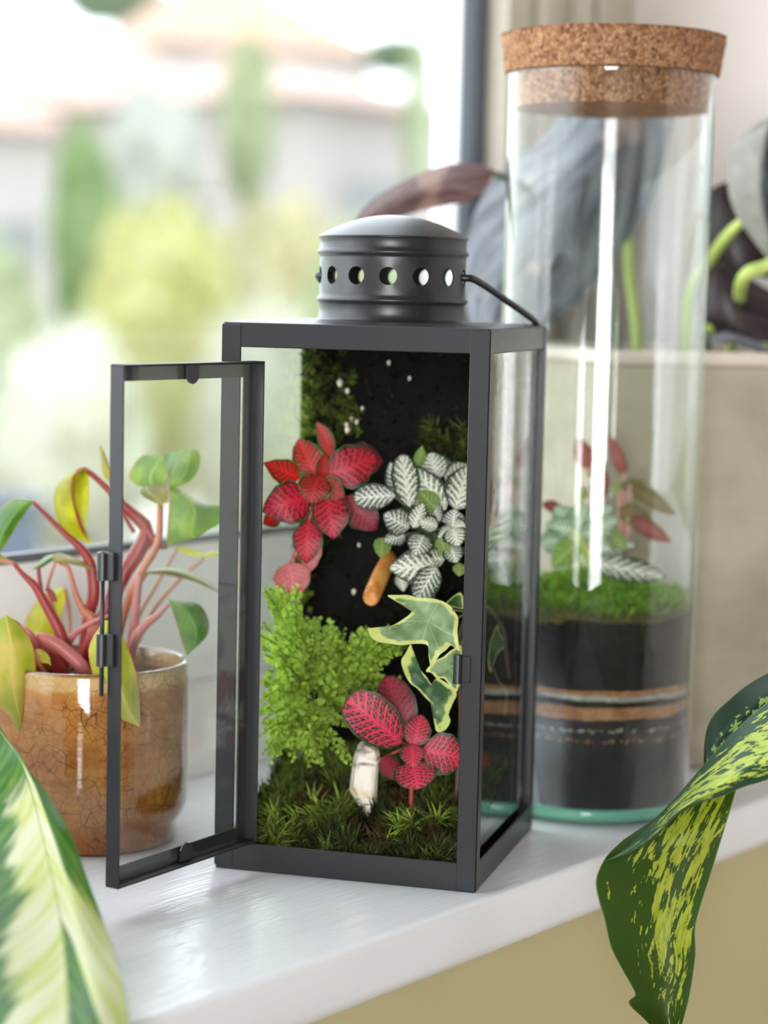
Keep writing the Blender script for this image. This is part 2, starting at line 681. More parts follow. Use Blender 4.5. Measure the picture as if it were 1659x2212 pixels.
PW, PD, T = .0112, .0085, .0011
for sx in (-1, 1):
    for sy in (-1, 1):
        b_ = MB()
        zt = H - .0022
        x0 = sx * (S2 + .0004)
        y0 = sy * (S2 + .0004)
        b_.box((x0, y0, .0022 if sx < 0 else .0004), (x0 - sx * PW, y0 - sy * T, zt), .0004)
        b_.box((x0, y0, .0022 if sx < 0 else .0004), (x0 - sx * T, y0 - sy * PD, zt), .0004)
        lp(b_, 'post')
TR, BR = .0146, .0158
for sy in (-1, 1):
    lp(MB().box((-S2 + .0006, sy * S2, H - TR), (S2 - .0006, sy * (S2 - .0012), H - .0012), .0005), 'top_rail')
    lp(MB().box((-S2 + .0006, sy * S2, 0), (S2 - .0006, sy * (S2 - .0012), BR), .0005), 'bottom_rail')
    lp(MB().box((sy * S2, -S2 + .0006, H - TR), (sy * (S2 - .0012), S2 - .0006, H - .0012), .0005), 'top_rail')
    lp(MB().box((sy * S2, -S2 + .0006, 0), (sy * (S2 - .0012), S2 - .0006, BR), .0005), 'bottom_rail')
lp(MB().box((-S2 + .001, -S2 + .001, .001), (S2 - .001, S2 - .001, .003)), 'floor_plate')
# roof: pressed plate with a low rise to the chimney
vs, fs = [], []
N = 21
for i in range(N):
    for j in range(N):
        x, y = -S2 + 2 * S2 * i / (N - 1), -S2 + 2 * S2 * j / (N - 1)
        e = min(S2 - abs(x), S2 - abs(y))
        r = max(abs(x), abs(y)) / S2
        vs.append((x, y, H - .0016 * max(0, 1 - e / .003) ** 2 * 1.0 + .0018 * (1 - r)))
lp(MB().add(vs, grid_faces(N, N)), 'roof_plate', smooth=True)
# panes
g = .0022
for (a, b_) in (((-S2 + .0035, -S2 + .009, BR - .006), (-S2 + .0035 + g, S2 - .009, H - TR + .006)),
                ((S2 - .0035 - g, -S2 + .009, BR - .006), (S2 - .0035, S2 - .009, H - TR + .006)),
                ((-S2 + .009, S2 - .0035 - g, BR - .006), (S2 - .009, S2 - .0035, H - TR + .006))):
    lp(MB().box(a, b_), 'glass_pane', PANE)
for (x, y, ax) in ((S2 - .008, 0, 0), (-S2 + .008, 0, 0)):
    lp(MB().box((x - .0006, y - .008, H - TR - .002), (x + .0006, y + .008, H - TR + .004), .0004), 'pane_tab')

# chimney ring with holes
CR, CZ = .0417, H + .0016
cdir = math.atan2(*((lambda p: (p @ LEY, p @ LEX))(CAM - LO)))     # angle towards the camera in lantern space
NH = 14
a0 = cdir - math.radians(3.5)
zb0, zb1 = CZ + .0145, CZ + .0345
zc, hr = CZ + .0243, .0050
thk = .0009
vs, fs = [], []


def cyl(a, z, r): return (r * math.cos(a), r * math.sin(a), z)


seg = 32
for k in range(NH):
    ac = a0 + 2 * math.pi * k / NH
    hw = math.pi / NH
    rings = []
    for rr in (CR, CR - thk):
        inn, out = [], []
        for q in range(seg):
            t = 2 * math.pi * q / seg
            cx, cz = math.cos(t), math.sin(t)
            inn.append(cyl(ac + hr * cx / CR, zc + hr * cz, rr))
            sc_ = min(hw * CR / max(abs(cx), 1e-9), ((zb1 - zc) if cz > 0 else (zc - zb0)) / max(abs(cz), 1e-9))
            out.append(cyl(ac + sc_ * cx / CR, zc + sc_ * cz, rr))
        # add the four corners by snapping the nearest samples
        rings.append((inn, out))
    base = len(vs)
    for inn, out in rings: vs += inn + out
    for q in range(seg):
        p = (q + 1) % seg
        fs.append((base + q, base + p, base + seg + p, base + seg + q))
        o2 = base + 2 * seg
        fs.append((o2 + q, o2 + seg + q, o2 + seg + p, o2 + p))
        fs.append((base + q, o2 + q, o2 + p, base + p))
# corner gaps of the rectangular fields
    for (ca, cz) in ((hw, zb1), (-hw, zb1), (-hw, zb0), (hw, zb0)):
        best = sorted(range(seg), key=lambda q: abs(math.atan2(math.sin(2 * math.pi * q / seg - math.atan2(cz - zc, ca * CR)), math.cos(2 * math.pi * q / seg - math.atan2(cz - zc, ca * CR)))))[:2]
        i1, i2 = best
        for off, rr in ((base + seg, CR), (base + 3 * seg, CR - thk)):
            vs.append(cyl(ac + ca, cz, rr))
            fs.append((off + i1, off + i2, len(vs) - 1))
o = lp(MB().add(vs, fs), 'vent_ring', smooth=True)
import bmesh
bm = bmesh.new()
bm.from_mesh(o.data)
bmesh.ops.remove_doubles(bm, verts=bm.verts, dist=.00003)
bmesh.ops.recalc_face_normals(bm, faces=bm.faces)
for e in bm.edges:
    if len(e.link_faces) == 2 and e.calc_face_angle(0) > math.radians(40): e.smooth = False
bm.to_mesh(o.data)
bm.free()


def ringpart(pr, name, smooth=True):
    v, f, uv = lathe(pr, 72)
    return lp(MB().add(v, f), name, smooth=smooth)


def bead(z, r=CR, h=.0012):
    return [(r, z - h * 2.2), (r + .0004, z - h * 1.4), (r + .0016, z - h * .5), (r + .0016, z + h * .5), (r + .0004, z + h * 1.4), (r, z + h * 2.2)]


ringpart([(CR + .003, CZ - .0012), (CR + .0012, CZ - .0004), (CR + .0002, CZ + .001), (CR, CZ + .004)] + bead(CZ + .0108) + [(CR, zb0)], 'chimney_collar')
top = CZ + .0463
ringpart([(CR, zb1)] + bead(CZ + .0375) + [(CR + .0002, top - .001), (CR + .0008, top)], 'chimney_band')
dome = [(CR + .0006, top - .0010), (CR + .0012, top - .0004), (CR + .0009, top + .0003)] + [((CR + .0006) * math.sin(q), top + .0004 + .0124 * math.cos(q) ** 2) for q in np.linspace(math.pi / 2, 0.02, 16)]
v, f, uv = lathe(dome, 72)
lp(MB().add(v, f), 'chimney_cap', smooth=True)
# bail handle: leaves one hole, lies back over the roof, returns to the opposite hole
zc_ = zc


def LP(*p): return LW(*p)


A = [LW(x, y, zc_ + z) for x, y, z in ((.036, 0, 0), (.0425, 0, 0), (.0465, .003, -.0005), (.052, .016, -.005), (.060, .036, -.0130), (.0655, .050, -.0185), (.0685, .062, -.0225), (.0692, .072, -.0255), (.0692, .0805, -.034))]
B = [LW(x, y, zc_ + z) for x, y, z in ((-.036, 0, 0), (-.0425, 0, 0), (-.0455, .003, -.0005), (-.046, .016, -.005), (-.046, .036, -.0130), (-.046, .050, -.0185), (-.047, .062, -.0225), (-.048, .072, -.0255), (-.049, .0805, -.034))]
mid = [LW(x, y, zc_ + z) for x, y, z in ((.055, .0835, -.060), (.01, .085, -.068), (-.036, .0835, -.060))]
v, f, uv = tube(A + mid + B[::-1], [.0021] * (len(A) + 3 + len(B)), 110, 8)
o = mk('bail_handle', v, f, BLK2, lantern)
o['label'] = 'thin black wire handle laid back over the roof'

# latch socket on the right post (tube and flat tab)
PXR = lambda x, y, d: at(x, y, d)
zl = at(1015, 1440, 1.163)[2]
b_ = MB()
v, f, uv = tube([(S2 - .0125, -S2 - .0022, zl - .0078), (S2 - .0125, -S2 - .0022, zl + .0078)], .0024, 2, 12)
b_.add(v, f)
b_.box((S2 - .0125, -S2 - .0015, zl - .0072), (S2 - .0055, -S2 - .0004, zl + .0072), .0003)
lp(b_, 'latch_socket')

# the open door: channel frame, pane, tabs, barrels and pin
DA = math.radians(-107)
dd, dn = np.array([math.cos(DA), math.sin(DA)]), np.array([-math.sin(DA), math.cos(DA)])
hin = np.array([-.0494, -.0773])           # inner corner at the hinge
DWD, DTH, DZ0, DZ1 = .120, .0087, .0175, .2846


def DM(v):      # door space (along, inward normal, up) -> lantern space
    v = np.asarray(v, float)
    o_ = hin - dn * DTH
    return np.stack([o_[0] + dd[0] * v[:, 0] + dn[0] * v[:, 1], o_[1] + dd[1] * v[:, 0] + dn[1] * v[:, 1], v[:, 2]], 1)


FL = .0088
b_ = MB()
b_.box((0, 0, DZ0), (.0011, DTH, DZ1), .0003, DM)
b_.box((DWD - .0011, 0, DZ0), (DWD, DTH, DZ1), .0003, DM)
b_.box((0, 0, DZ0), (DWD, DTH, DZ0 + .0011), .0003, DM)
b_.box((0, 0, DZ1 - .0011), (DWD, DTH, DZ1), .0003, DM)
b_.box((.0005, 0, DZ0), (FL, .0011, DZ1), .0003, DM)
b_.box((DWD - FL, 0, DZ0), (DWD - .0005, .0011, DZ1), .0003, DM)
b_.box((.0005, 0, DZ0), (DWD - .0005, .0011, DZ0 + FL), .0003, DM)
b_.box((.0005, 0, DZ1 - FL), (DWD - .0005, .0011, DZ1), .0003, DM)
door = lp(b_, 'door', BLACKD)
door['label'] = 'narrow glass door swung open to the left'
XF[door.name] = XF[lantern.name]


def dp(mb, name, m_=None, smooth=False):
    o = mb.make(name, m_ or BLACK, door, smooth, local=True)
    return o


dp(MB().box((.0016, .0014, DZ0 + .0016), (DWD - .0016, .0036, DZ1 - .0016), 0, DM), 'glass_pane', PANE)
for z0, z1 in ((DZ1 - .0105, DZ1 - .0015), (DZ0 + .0015, DZ0 + .0105)):
    v = []
    mb = MB()
    up = z0 > .1
    cx = .0585
    pl = [(cx - .0052, z1 if up else z0), (cx + .0052, z1 if up else z0)]
    s_ = -1 if up else 1
    zz = z1 if up else z0
    out = [(cx - .0052, zz), (cx + .0052, zz), (cx + .0052, zz + s_ * .0062), (cx + .003, zz + s_ * .0088), (cx, zz + s_ * .0098), (cx - .003, zz + s_ * .0088), (cx - .0052, zz + s_ * .0062)]
    V = DM([(x, .0038, z) for x, z in out] + [(x, .0048, z) for x, z in out])
    n_ = len(out)
    mb.add(V, [tuple(range(n_)), tuple(range(2 * n_ - 1, n_ - 1, -1))] + [(i, (i + 1) % n_, n_ + (i + 1) % n_, n_ + i) for i in range(n_)])
    dp(mb, 'pane_tab')
# barrels on the free edge
zA0, zA1 = .1758, .1900
zB0, zB1 = .1320, .1486
for z0, z1 in ((zA0, zA1), (zB0, zB1)):
    v, f, uv = lathe([(.0029, z0), (.0029, z1), (.0015, z1), (.0015, z0)], 16, (0, 0, 0), True)
    mb = MB()
    mb.add(DM(v + np.array([DWD + .0022, -.0018, 0])), f)
    mb.box((DWD - .0006, -.0030, z0), (DWD + .0024, .0052, z1), .0004, DM)
    dp(mb, 'latch_barrel', smooth=False)
v, f, uv = tube([(DWD + .0022, -.0018, .1166), (DWD + .0022, -.0018, .1905)], .0012, 2, 10)
dp(MB().add(DM(v), f), 'latch_pin', BLK2, True)
# ------------------------------------------------------------------ leaf materials
def fitt(nt, u, v, base, vein, edge, n=9.0, w0=.05, w1=.2, vw=.1, cells=2.0, e0=.86, emarg=.95):
    """netted leaf: midrib, slanting side veins and a fine net between them"""
    a_ = (u * 2.0 - 1.0).abs()
    sg = ((u - .5) * 200.0).clamp() * 7.3
    q = comb(nt, u * 5.0, v * 9.0, 0.0)
    wob = noise(nt, q, 1.6, 3, .6) - .5
    ph = v * n - a_ * 2.6 + a_ * a_ * .9 + sg + wob * .7
    fr = ph.op('FRACT')
    ds = fr.min(1.0 - fr)
    wid = ((1.0 - a_).max(0.0) ** 1.2) * w1 + w0
    sec = 1.0 - ds.step(wid * .65, wid * 1.25)
    d = voro(nt, comb(nt, ph * 2.0, a_ * cells * 2.0 + sg * .31 + wob, 0.0), 1.0, 'DISTANCE_TO_EDGE', .85, '2D')
    nw = (1.0 - a_ * .55) * vw
    net = 1.0 - d.step(nw * .6, nw * 1.3)
    midr = 1.0 - a_.step(.03, .08)
    mask = sec.max(net).max(midr) * (1.0 - (a_ + wob * .16).step(e0 - .06, e0 + .03)) * (1.0 - v.step(.93, .985))
    col = mix(nt, mask, base, vein)
    rim = a_.step(emarg - .03, emarg)
    return mix(nt, rim, col, edge), mask * -.3 + ds * -.6


def FT(name, base, vein, edge, n, w0, w1, vw, cells, e0, tr, ts=1.2):
    return leafmat(name, lambda nt, u, v: fitt(nt, u, v, srgb(*base), srgb(*vein), srgb(*edge), n, w0, w1, vw, cells, e0), tr, tsat=ts)


RED = FT('red_netted_leaf', (70, 24, 26), (198, 44, 62), (58, 84, 44), 8, .09, .20, .15, 2.4, .86, .2)
RED2 = FT('orange_red_netted_leaf', (84, 46, 28), (200, 50, 50), (84, 124, 44), 8, .08, .15, .11, 2.6, .82, .3)
PINK = FT('pink_netted_leaf', (46, 52, 36), (226, 62, 92), (60, 84, 50), 9, .08, .17, .15, 2.2, .88, .2)
FADED = FT('faded_pink_leaf', (184, 104, 104), (206, 122, 128), (150, 120, 90), 7, .06, .1, .06, 2.0, .9, .35)
DARKRED = FT('dark_red_netted_leaf', (66, 28, 32), (150, 34, 54), (52, 66, 42), 9, .1, .2, .2, 2.4, .86, .18)
WHITE = FT('white_netted_leaf', (38, 58, 38), (236, 238, 218), (44, 66, 44), 7, .05, .34, .10, 2.2, .82, .22, 1.0)
WHITE2 = FT('fine_white_veined_leaf', (34, 54, 34), (238, 240, 224), (42, 62, 40), 7, .04, .22, .07, 2.0, .88, .22, 1.0)
LIME = FT('pale_green_veined_leaf', (112, 138, 70), (178, 196, 120), (120, 150, 90), 6, .03, .08, .05, 2.0, .9, .35)


def ivyf(nt, u, v):
    # u = radius from the leaf base area (0) to the margin (1), v = angle
    o = coords(nt)
    n = noise(nt, o, 160, 3, .6)
    n2 = noise(nt, o, 60, 2, .5)
    edge = (u + (n - .5) * .34).step(.80, .88)
    g_ = mix(nt, n2.step(.42, .6), srgb(116, 146, 100), srgb(156, 180, 136))
    vn = ((v * 7.0).op('FRACT') - .5).abs() * u
    vein = 1.0 - vn.step(.008, .025)
    g_ = mix(nt, vein * .55, g_, srgb(190, 206, 160))
    return mix(nt, edge, g_, srgb(226, 230, 150)), n


IVY = leafmat('cream_edged_ivy_leaf', ivyf, .3, .38)


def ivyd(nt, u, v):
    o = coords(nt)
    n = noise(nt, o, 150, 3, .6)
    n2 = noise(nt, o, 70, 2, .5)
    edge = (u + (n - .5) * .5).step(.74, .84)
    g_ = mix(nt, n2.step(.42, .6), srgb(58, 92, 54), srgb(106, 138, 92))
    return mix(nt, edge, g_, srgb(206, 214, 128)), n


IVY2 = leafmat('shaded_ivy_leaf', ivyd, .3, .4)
STEM_R, _nt, _b = mat('red_stem', srgb(150, 52, 48), rough=.4)
STEM_M, _nt, _b = mat('mauve_red_stem', srgb(186, 106, 104), rough=.38)
STEM_T, _nt, _b = mat('tan_red_stem', srgb(190, 118, 88), rough=.42)
STEM_B, _nt, _b = mat('brown_stem', srgb(104, 84, 60), rough=.6)
STEM_G, _nt, _b = mat('lime_stem', srgb(186, 204, 108), rough=.4)
STEM_D, _nt, _b = mat('dark_green_stem', srgb(92, 110, 70), rough=.5)


def vcol_mat(name, trans=.25, rough=.6):
    m_, nt, b = mat(name, rough=rough, spec=.25)
    a_ = nt.nodes.new('ShaderNodeAttribute')
    a_.attribute_name = 'tint'
    nt.links.new(a_.outputs['Color'], b.inputs['Base Color'])
    t = nt.nodes.new('ShaderNodeBsdfTranslucent')
    nt.links.new(a_.outputs['Color'], t.inputs['Color'])
    ms = nt.nodes.new('ShaderNodeMixShader')
    ms.inputs[0].default_value = trans
    nt.links.new(b.outputs[0], ms.inputs[1])
    nt.links.new(t.outputs[0], ms.inputs[2])
    nt.links.new(ms.outputs[0], nt.nodes['Material Output'].inputs['Surface'])
    return m_


MOSS = vcol_mat('moss', .25)
FERN = vcol_mat('fern', .5, .5)


def soilmat(name, c1, c2, sc=600, wet=.5):
    m_, nt, b = mat(name, rough=.85, spec=.2)
    o = coords(nt)
    n = noise(nt, o, sc, 4, .7)
    n2 = noise(nt, o, sc * .12, 3, .6)
    setin(nt, b.inputs['Base Color'], mix(nt, (n * .6 + n2 * .4).step(.42, .66), c1, c2))
    bump(nt, b, n + n2, .8, .002)
    return m_


SOIL = soilmat('dark_soil', srgb(8, 7, 6), srgb(24, 20, 16))


def tufts(P, N, L, C, nb=12, spread=.9, width=.0009, bend=.35):
    """moss tufts as thin bent blades; P, N (k,3), L (k,), C (k,3)"""
    k = len(P)
    K = k * nb
    p = np.repeat(P, nb, 0)
    n = np.repeat(N, nb, 0)
    l = np.repeat(L, nb) * rng.uniform(.55, 1.15, K)
    c = np.repeat(C, nb, 0) * rng.uniform(.7, 1.3, (K, 1))
    t = rng.normal(size=(K, 3))
    t -= n * (t * n).sum(1)[:, None]
    t /= np.linalg.norm(t, axis=1)[:, None]
    d = n + t * (rng.uniform(.1, 1, (K, 1)) * spread)
    d /= np.linalg.norm(d, axis=1)[:, None]
    w = np.cross(d, t)
    w = w + rng.normal(size=(K, 3)) * .3
    w /= np.linalg.norm(w, axis=1)[:, None]
    wd = width * rng.uniform(.6, 1.2, (K, 1))
    p = p + t * rng.uniform(0, 1, (K, 1)) * l[:, None] * .12
    mid = p + d * l[:, None] * .55
    tip = p + (d + t * bend) / np.linalg.norm(d + t * bend, axis=1)[:, None] * l[:, None]
    V = np.stack([p - w * wd * .5, p + w * wd * .5, mid + w * wd * .5, mid - w * wd * .5, tip], 1).reshape(-1, 3)
    b = np.arange(K)[:, None] * 5
    F = [tuple(q) for q in (b + np.array([0, 1, 2, 3])).tolist()] + [tuple(q) for q in (b + np.array([3, 2, 4])).tolist()]
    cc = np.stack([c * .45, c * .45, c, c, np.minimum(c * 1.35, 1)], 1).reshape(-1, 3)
    return V, F, cc


# ------------------------------------------------------------------ moss wall on the back of the lantern
def tolan(P):
    q = np.asarray(P) - LO
    return np.stack([q @ LEX, q @ LEY, q[..., 2]], -1)


SX, SY = .0665, .047
mw = thing('moss_wall', 'upright dark soil slab with moss standing against the back of the lantern', 'moss wall', LW(0, .058, .0035), LTH)
nzs, nxs = 70, 36
vs = []
for i in range(nzs):
    z = .004 + (H - .0158 - .004) * i / (nzs - 1)
    for j in range(nxs):
        t = j / (nxs - 1)
        # wrap: left side, front, right side
        if t < .12: x, y = -SX, .0695 + (SY - .0695) * t / .12
        elif t > .88: x, y = SX, SY + (.0695 - SY) * (t - .88) / .12
        else: x, y = -SX + 2 * SX * (t - .12) / .76, SY
        p = (x, y, z)
        dlt = .0032 * fn(p, 70) + .0022 * fn(p, 180, 3)
        if y > .066: dlt = 0
        e_ = .5 + .5 * math.sin(z * 95)
        if t <= .13: x += abs(dlt) - .001
        if t >= .87: x -= abs(dlt)
        if .1 < t < .9: y += dlt
        vs.append(LW(x, y, z))
fs = grid_faces(nzs, nxs)
nb = len(vs)
fs += [tuple([(nzs - 1) * nxs + j for j in range(nxs)])]
fs += [(0, (nzs - 1) * nxs, nzs * nxs - 1, nxs - 1)]
mk('soil_slab', vs, fs, SOIL, mw)


def gcol(kind, k):
    a_ = {'green': srgb(96, 112, 42), 'jar': srgb(104, 142, 34), 'lime': srgb(138, 158, 60), 'dark': srgb(27, 33, 16), 'brown': srgb(84, 66, 36), 'olive': srgb(70, 76, 32), 'deep': srgb(54, 63, 27)}[kind]
    return np.array(a_)[None, :] * rng.uniform(.6, 1.3, (k, 1)) * rng.uniform(.85, 1.15, (k, 3))


P, N, L, C = [], [], [], []


def wallpatch(k, x0, x1, z0, z1, kind, l0, l1, up=.5, out=0.0):
    x, z = rng.uniform(x0, x1, k), rng.uniform(z0, z1, k)
    loc = np.stack([x, np.full(k, SY - .001 - out), z], 1)
    w_ = LO + loc[:, :1] * LEX + loc[:, 1:2] * LEY + loc[:, 2:] * _U
    n_ = -LEY + _U * up + rng.normal(size=(k, 3)) * .35
    P.append(w_); N.append(n_ / np.linalg.norm(n_, axis=1)[:, None]); L.append(rng.uniform(l0, l1, k)); C.append(gcol(kind, k))


wallpatch(150, -SX, -.040, .17, H - .018, 'olive', .004, .009)
wallpatch(170, -SX, -.045, .15, H - .018, 'dark', .004, .008)
wallpatch(110, -SX, -.059, .12, H - .018, 'lime', .003, .007)
wallpatch(240, -.045, SX, .05, H - .018, 'dark', .003, .007)
wallpatch(60, .0, SX, .208, .246, 'deep', .006, .013, .9)
wallpatch(34, .012, SX, .214, .244, 'green', .007, .013, .9)
wallpatch(40, -.062, -.03, .235, H - .03, 'green', .004, .008, .6)
wallpatch(45, .015, SX, .215, .240, 'olive', .006, .012, .9)
wallpatch(130, .01, SX, .10, .21, 'dark', .005, .010, .8)

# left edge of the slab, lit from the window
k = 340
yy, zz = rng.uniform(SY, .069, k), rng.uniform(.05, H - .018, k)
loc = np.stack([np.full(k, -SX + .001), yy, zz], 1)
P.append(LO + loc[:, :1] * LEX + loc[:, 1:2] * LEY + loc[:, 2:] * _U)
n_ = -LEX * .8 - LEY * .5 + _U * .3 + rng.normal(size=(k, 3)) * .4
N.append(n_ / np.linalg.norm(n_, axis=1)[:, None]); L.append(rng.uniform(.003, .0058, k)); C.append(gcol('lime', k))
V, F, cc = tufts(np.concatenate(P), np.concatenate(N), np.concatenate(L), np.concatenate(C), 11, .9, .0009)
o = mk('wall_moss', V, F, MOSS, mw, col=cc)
o['kind'] = 'stuff'
FLECK, _nt, _b = mat('white_fleck', srgb(226, 218, 196), rough=.5)
for (x, y, r) in ((735, 828, .0021), (752, 845, .0015), (760, 905, .0012), (750, 930, .0019), (772, 912, .0013), (748, 918, .0013), (897, 816, .0012), (786, 882, .0011), (755, 1283, .0015), (944, 1281, .0013), (770, 1180, .0010), (850, 783, .0013)):
    p = at(x, y, 1.284)
    q = tolan(p)
    p = LW(q[0], SY - .0035, q[2])
    v, f, uv = lathe([(r * math.sin(a_) * (.8 + .3 * math.cos(a_)), r * 1.25 * math.cos(a_)) for a_ in np.linspace(.01, math.pi - .01, 7)], 8, p)
    mk('white_fleck', v, f, FLECK, mw)

# ------------------------------------------------------------------ moss floor in the lantern
def hfloor(x, y):
    t = max(0, min(1, (y + .070) / .085))
    return .0115 + .0335 * t ** 1.1 + .0045 * fn((x, y, 0), 40) + .003 * fn((x, y, 0), 95, 5)


mf = thing('moss_bed', 'bed of shaggy green and brown moss on the lantern floor', 'moss', LW(0, -.01, .0032), LTH)
nn = 40
vs = []
for i in range(nn):
    for j in range(nn):
        x, y = -.0685 + .137 * j / (nn - 1), -.0712 + (.046 + .0712) * i / (nn - 1)
        vs.append(LW(x, y, hfloor(x, y) - .003))
fs = grid_faces(nn, nn)
ring = [j for j in range(nn)] + [i * nn + nn - 1 for i in range(1, nn)] + [(nn - 1) * nn + j for j in range(nn - 2, -1, -1)] + [i * nn for i in range(nn - 2, 0, -1)]
b0 = len(vs)
for i in ring:
    q = tolan(vs[i]); vs.append(LW(q[0], q[1], .0033))
kk = len(ring)
fs += [(ring[i], ring[(i + 1) % kk], b0 + (i + 1) % kk, b0 + i) for i in range(kk)]
fs.append(tuple(b0 + i for i in range(kk)))
mk('soil_mound', vs, fs, SOIL, mf)
k = 1500
xs, ys = rng.uniform(-.067, .067, k), rng.uniform(-.0690, .042, k)
zs = np.array([hfloor(a_, b_) for a_, b_ in zip(xs, ys)]) - .0025
P = LO + xs[:, None] * LEX + ys[:, None] * LEY + zs[:, None] * _U
n_ = _U - LEY * .35 + rng.normal(size=(k, 3)) * .32
N = n_ / np.linalg.norm(n_, axis=1)[:, None]
sel = np.array([fn((a_, b_, 0), 45, 9) for a_, b_ in zip(xs, ys)]) + .10 + (.03 - xs) * 2.0 + ys * 2
C = np.where((sel > .22)[:, None], gcol('green', k) * .85, np.where((sel > .0)[:, None], gcol('deep', k) * .9, np.where((sel > -.14)[:, None], gcol('olive', k) * .7, gcol('brown', k) * .9)))
Ls = np.where(sel > .12, rng.uniform(.009, .016, k), rng.uniform(.006, .011, k))
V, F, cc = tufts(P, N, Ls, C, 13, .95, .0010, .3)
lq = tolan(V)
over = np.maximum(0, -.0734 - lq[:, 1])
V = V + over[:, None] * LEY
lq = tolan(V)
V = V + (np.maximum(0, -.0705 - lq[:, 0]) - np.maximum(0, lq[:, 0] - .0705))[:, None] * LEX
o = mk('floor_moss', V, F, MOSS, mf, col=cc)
o['kind'] = 'stuff'
# longer star tufts that stand out of the bed
for (x, y, d, n1) in ((640, 1745, 1.222, 30), (700, 1735, 1.222, 30), (745, 1720, 1.232, 24), (600, 1700, 1.232, 24), (860, 1775, 1.212, 26), (900, 1770, 1.212, 22), (575, 1725, 1.22, 20), (690, 1690, 1.24, 20), (945, 1740, 1.215, 22), (830, 1790, 1.205, 18), (590, 1790, 1.21, 18)):
    p = at(x, y + 26, d)
    q = tolan(p)
    p = LW(q[0], q[1], hfloor(q[0], q[1]) - .003)
    Pk = np.repeat(p[None], 3, 0) + rng.normal(size=(3, 3)) * .0022
    nr = _U * 1.0 - LEY * .5
    Nk = np.repeat((nr / np.linalg.norm(nr))[None], 3, 0)
    V, F, cc = tufts(Pk, Nk, np.full(3, .015), gcol('lime', 3) * 1.25, n1 // 2, 1.1, .0011, .5)
    o = mk('moss_tuft', V, F, MOSS, mf, col=cc)

# ------------------------------------------------------------------ netted-leaf plants in the lantern
def c2(x, y): return 540 + x * .3255, 880 + y * .3255
def c3(x, y): return 540 + x * .3255, 1380 + y * .3255


PXM = 1.0 / FPX


def plant_leaves(root, conv, items, hub, stem_m, dref, stem_r=.0009, stalk=True):
    for it in items:
        (bx, by), (tx, ty), w, m_, db, dt = it[:6]
        kw = it[6] if len(it) > 6 else {}
        x0, y0 = conv(bx, by)
        x1, y1 = conv(tx, ty)
        B, T_ = at(x0, y0, dref + db), at(x1, y1, dref + dt)
        wid = w * 1.2 * .3255 * (dref) * PXM
        v, f, uv = leaf(B, T_, wid, **kw)
        o = mk('leaf', v, f, m_, root, uv=uv)
        if m_ in (FADED,): o['label'] = 'faded pink leaf'
        if m_ in (LIME,): o['label'] = 'plain pale green leaf'
        if stalk:
            hb = np.asarray(hub)
            md = (hb + B) / 2 + (hb - CAM) / np.linalg.norm(hb - CAM) * .004
            tv, tf, _ = tube([hb, md, B + (T_ - B) * .04], [stem_r * 1.2, stem_r, stem_r * .8], 8, 6)
            mk('stem', tv, tf, stem_m, root)


ROUND = dict(a=.64, b=.86, wave=.04)
OV = dict(a=.66, b=1.02, wave=.03)
D1 = 1.245
hub = at(*c2(470, 520), D1 + .012)
rf = thing('red_nerve_plant', 'large red netted-leaf plant high on the left of the moss wall', 'plant', hub)
plant_leaves(rf, c2, [
    ((600, 350), (885, 360), 210, DARKRED, .012, .020, dict(bow=.06, **ROUND)),
    ((520, 455), (845, 320), 245, RED, -.002, .004, dict(bow=.10, **ROUND)),
    ((540, 335), (442, 95), 100, RED2, .010, .016, dict(roll=-18, bow=.1, side=-.05, **OV)),
    ((435, 445), (318, 212), 172, RED2, .004, .010, dict(bow=.08, **ROUND)),
    ((325, 470), (88, 365), 150, RED2, .006, -.006, dict(bow=.08, **OV)),
    ((480, 480), (495, 300), 95, RED2, .002, .002, dict(roll=15, **OV)),
    ((395, 590), (80, 690), 240, RED, -.006, -.012, dict(bow=.14, **ROUND)),
    ((455, 455), (398, 640), 195, RED2, -.012, -.018, dict(bow=.14, **ROUND)),
    ((465, 488), (630, 600), 128, RED2, -.010, -.014, dict(bow=.1, **ROUND)),
    ((515, 570), (560, 876), 215, RED, -.006, -.012, dict(bow=.12, **ROUND)),
    ((640, 590), (840, 815), 200, DARKRED, .006, .006, dict(bow=.08, **ROUND)),
    ((390, 760), (372, 1037), 170, RED, -.004, -.006, dict(bow=.1, **ROUND)),
    ((440, 860), (375, 1115), 120, FADED, .008, .004, dict(roll=25, **ROUND)),
    ((262, 1030), (300, 1272), 205, FADED, .000, -.004, dict(bow=.1, **ROUND)),
    ((190, 715), (84, 775), 100, RED2, .004, -.004, dict(**ROUND)),
    ((400, 830), (430, 660), 100, DARKRED, .010, .010, dict(**ROUND)),
], hub, STEM_R, D1, .0008)
mv, mfc, _ = tube([hub, at(*c2(470, 800), D1 + .02), at(*c2(300, 1000), D1 + .012), at(*c2(420, 1120), D1 + .045)], .0011, 16, 6)
mk('stem', mv, mfc, STEM_R, rf)

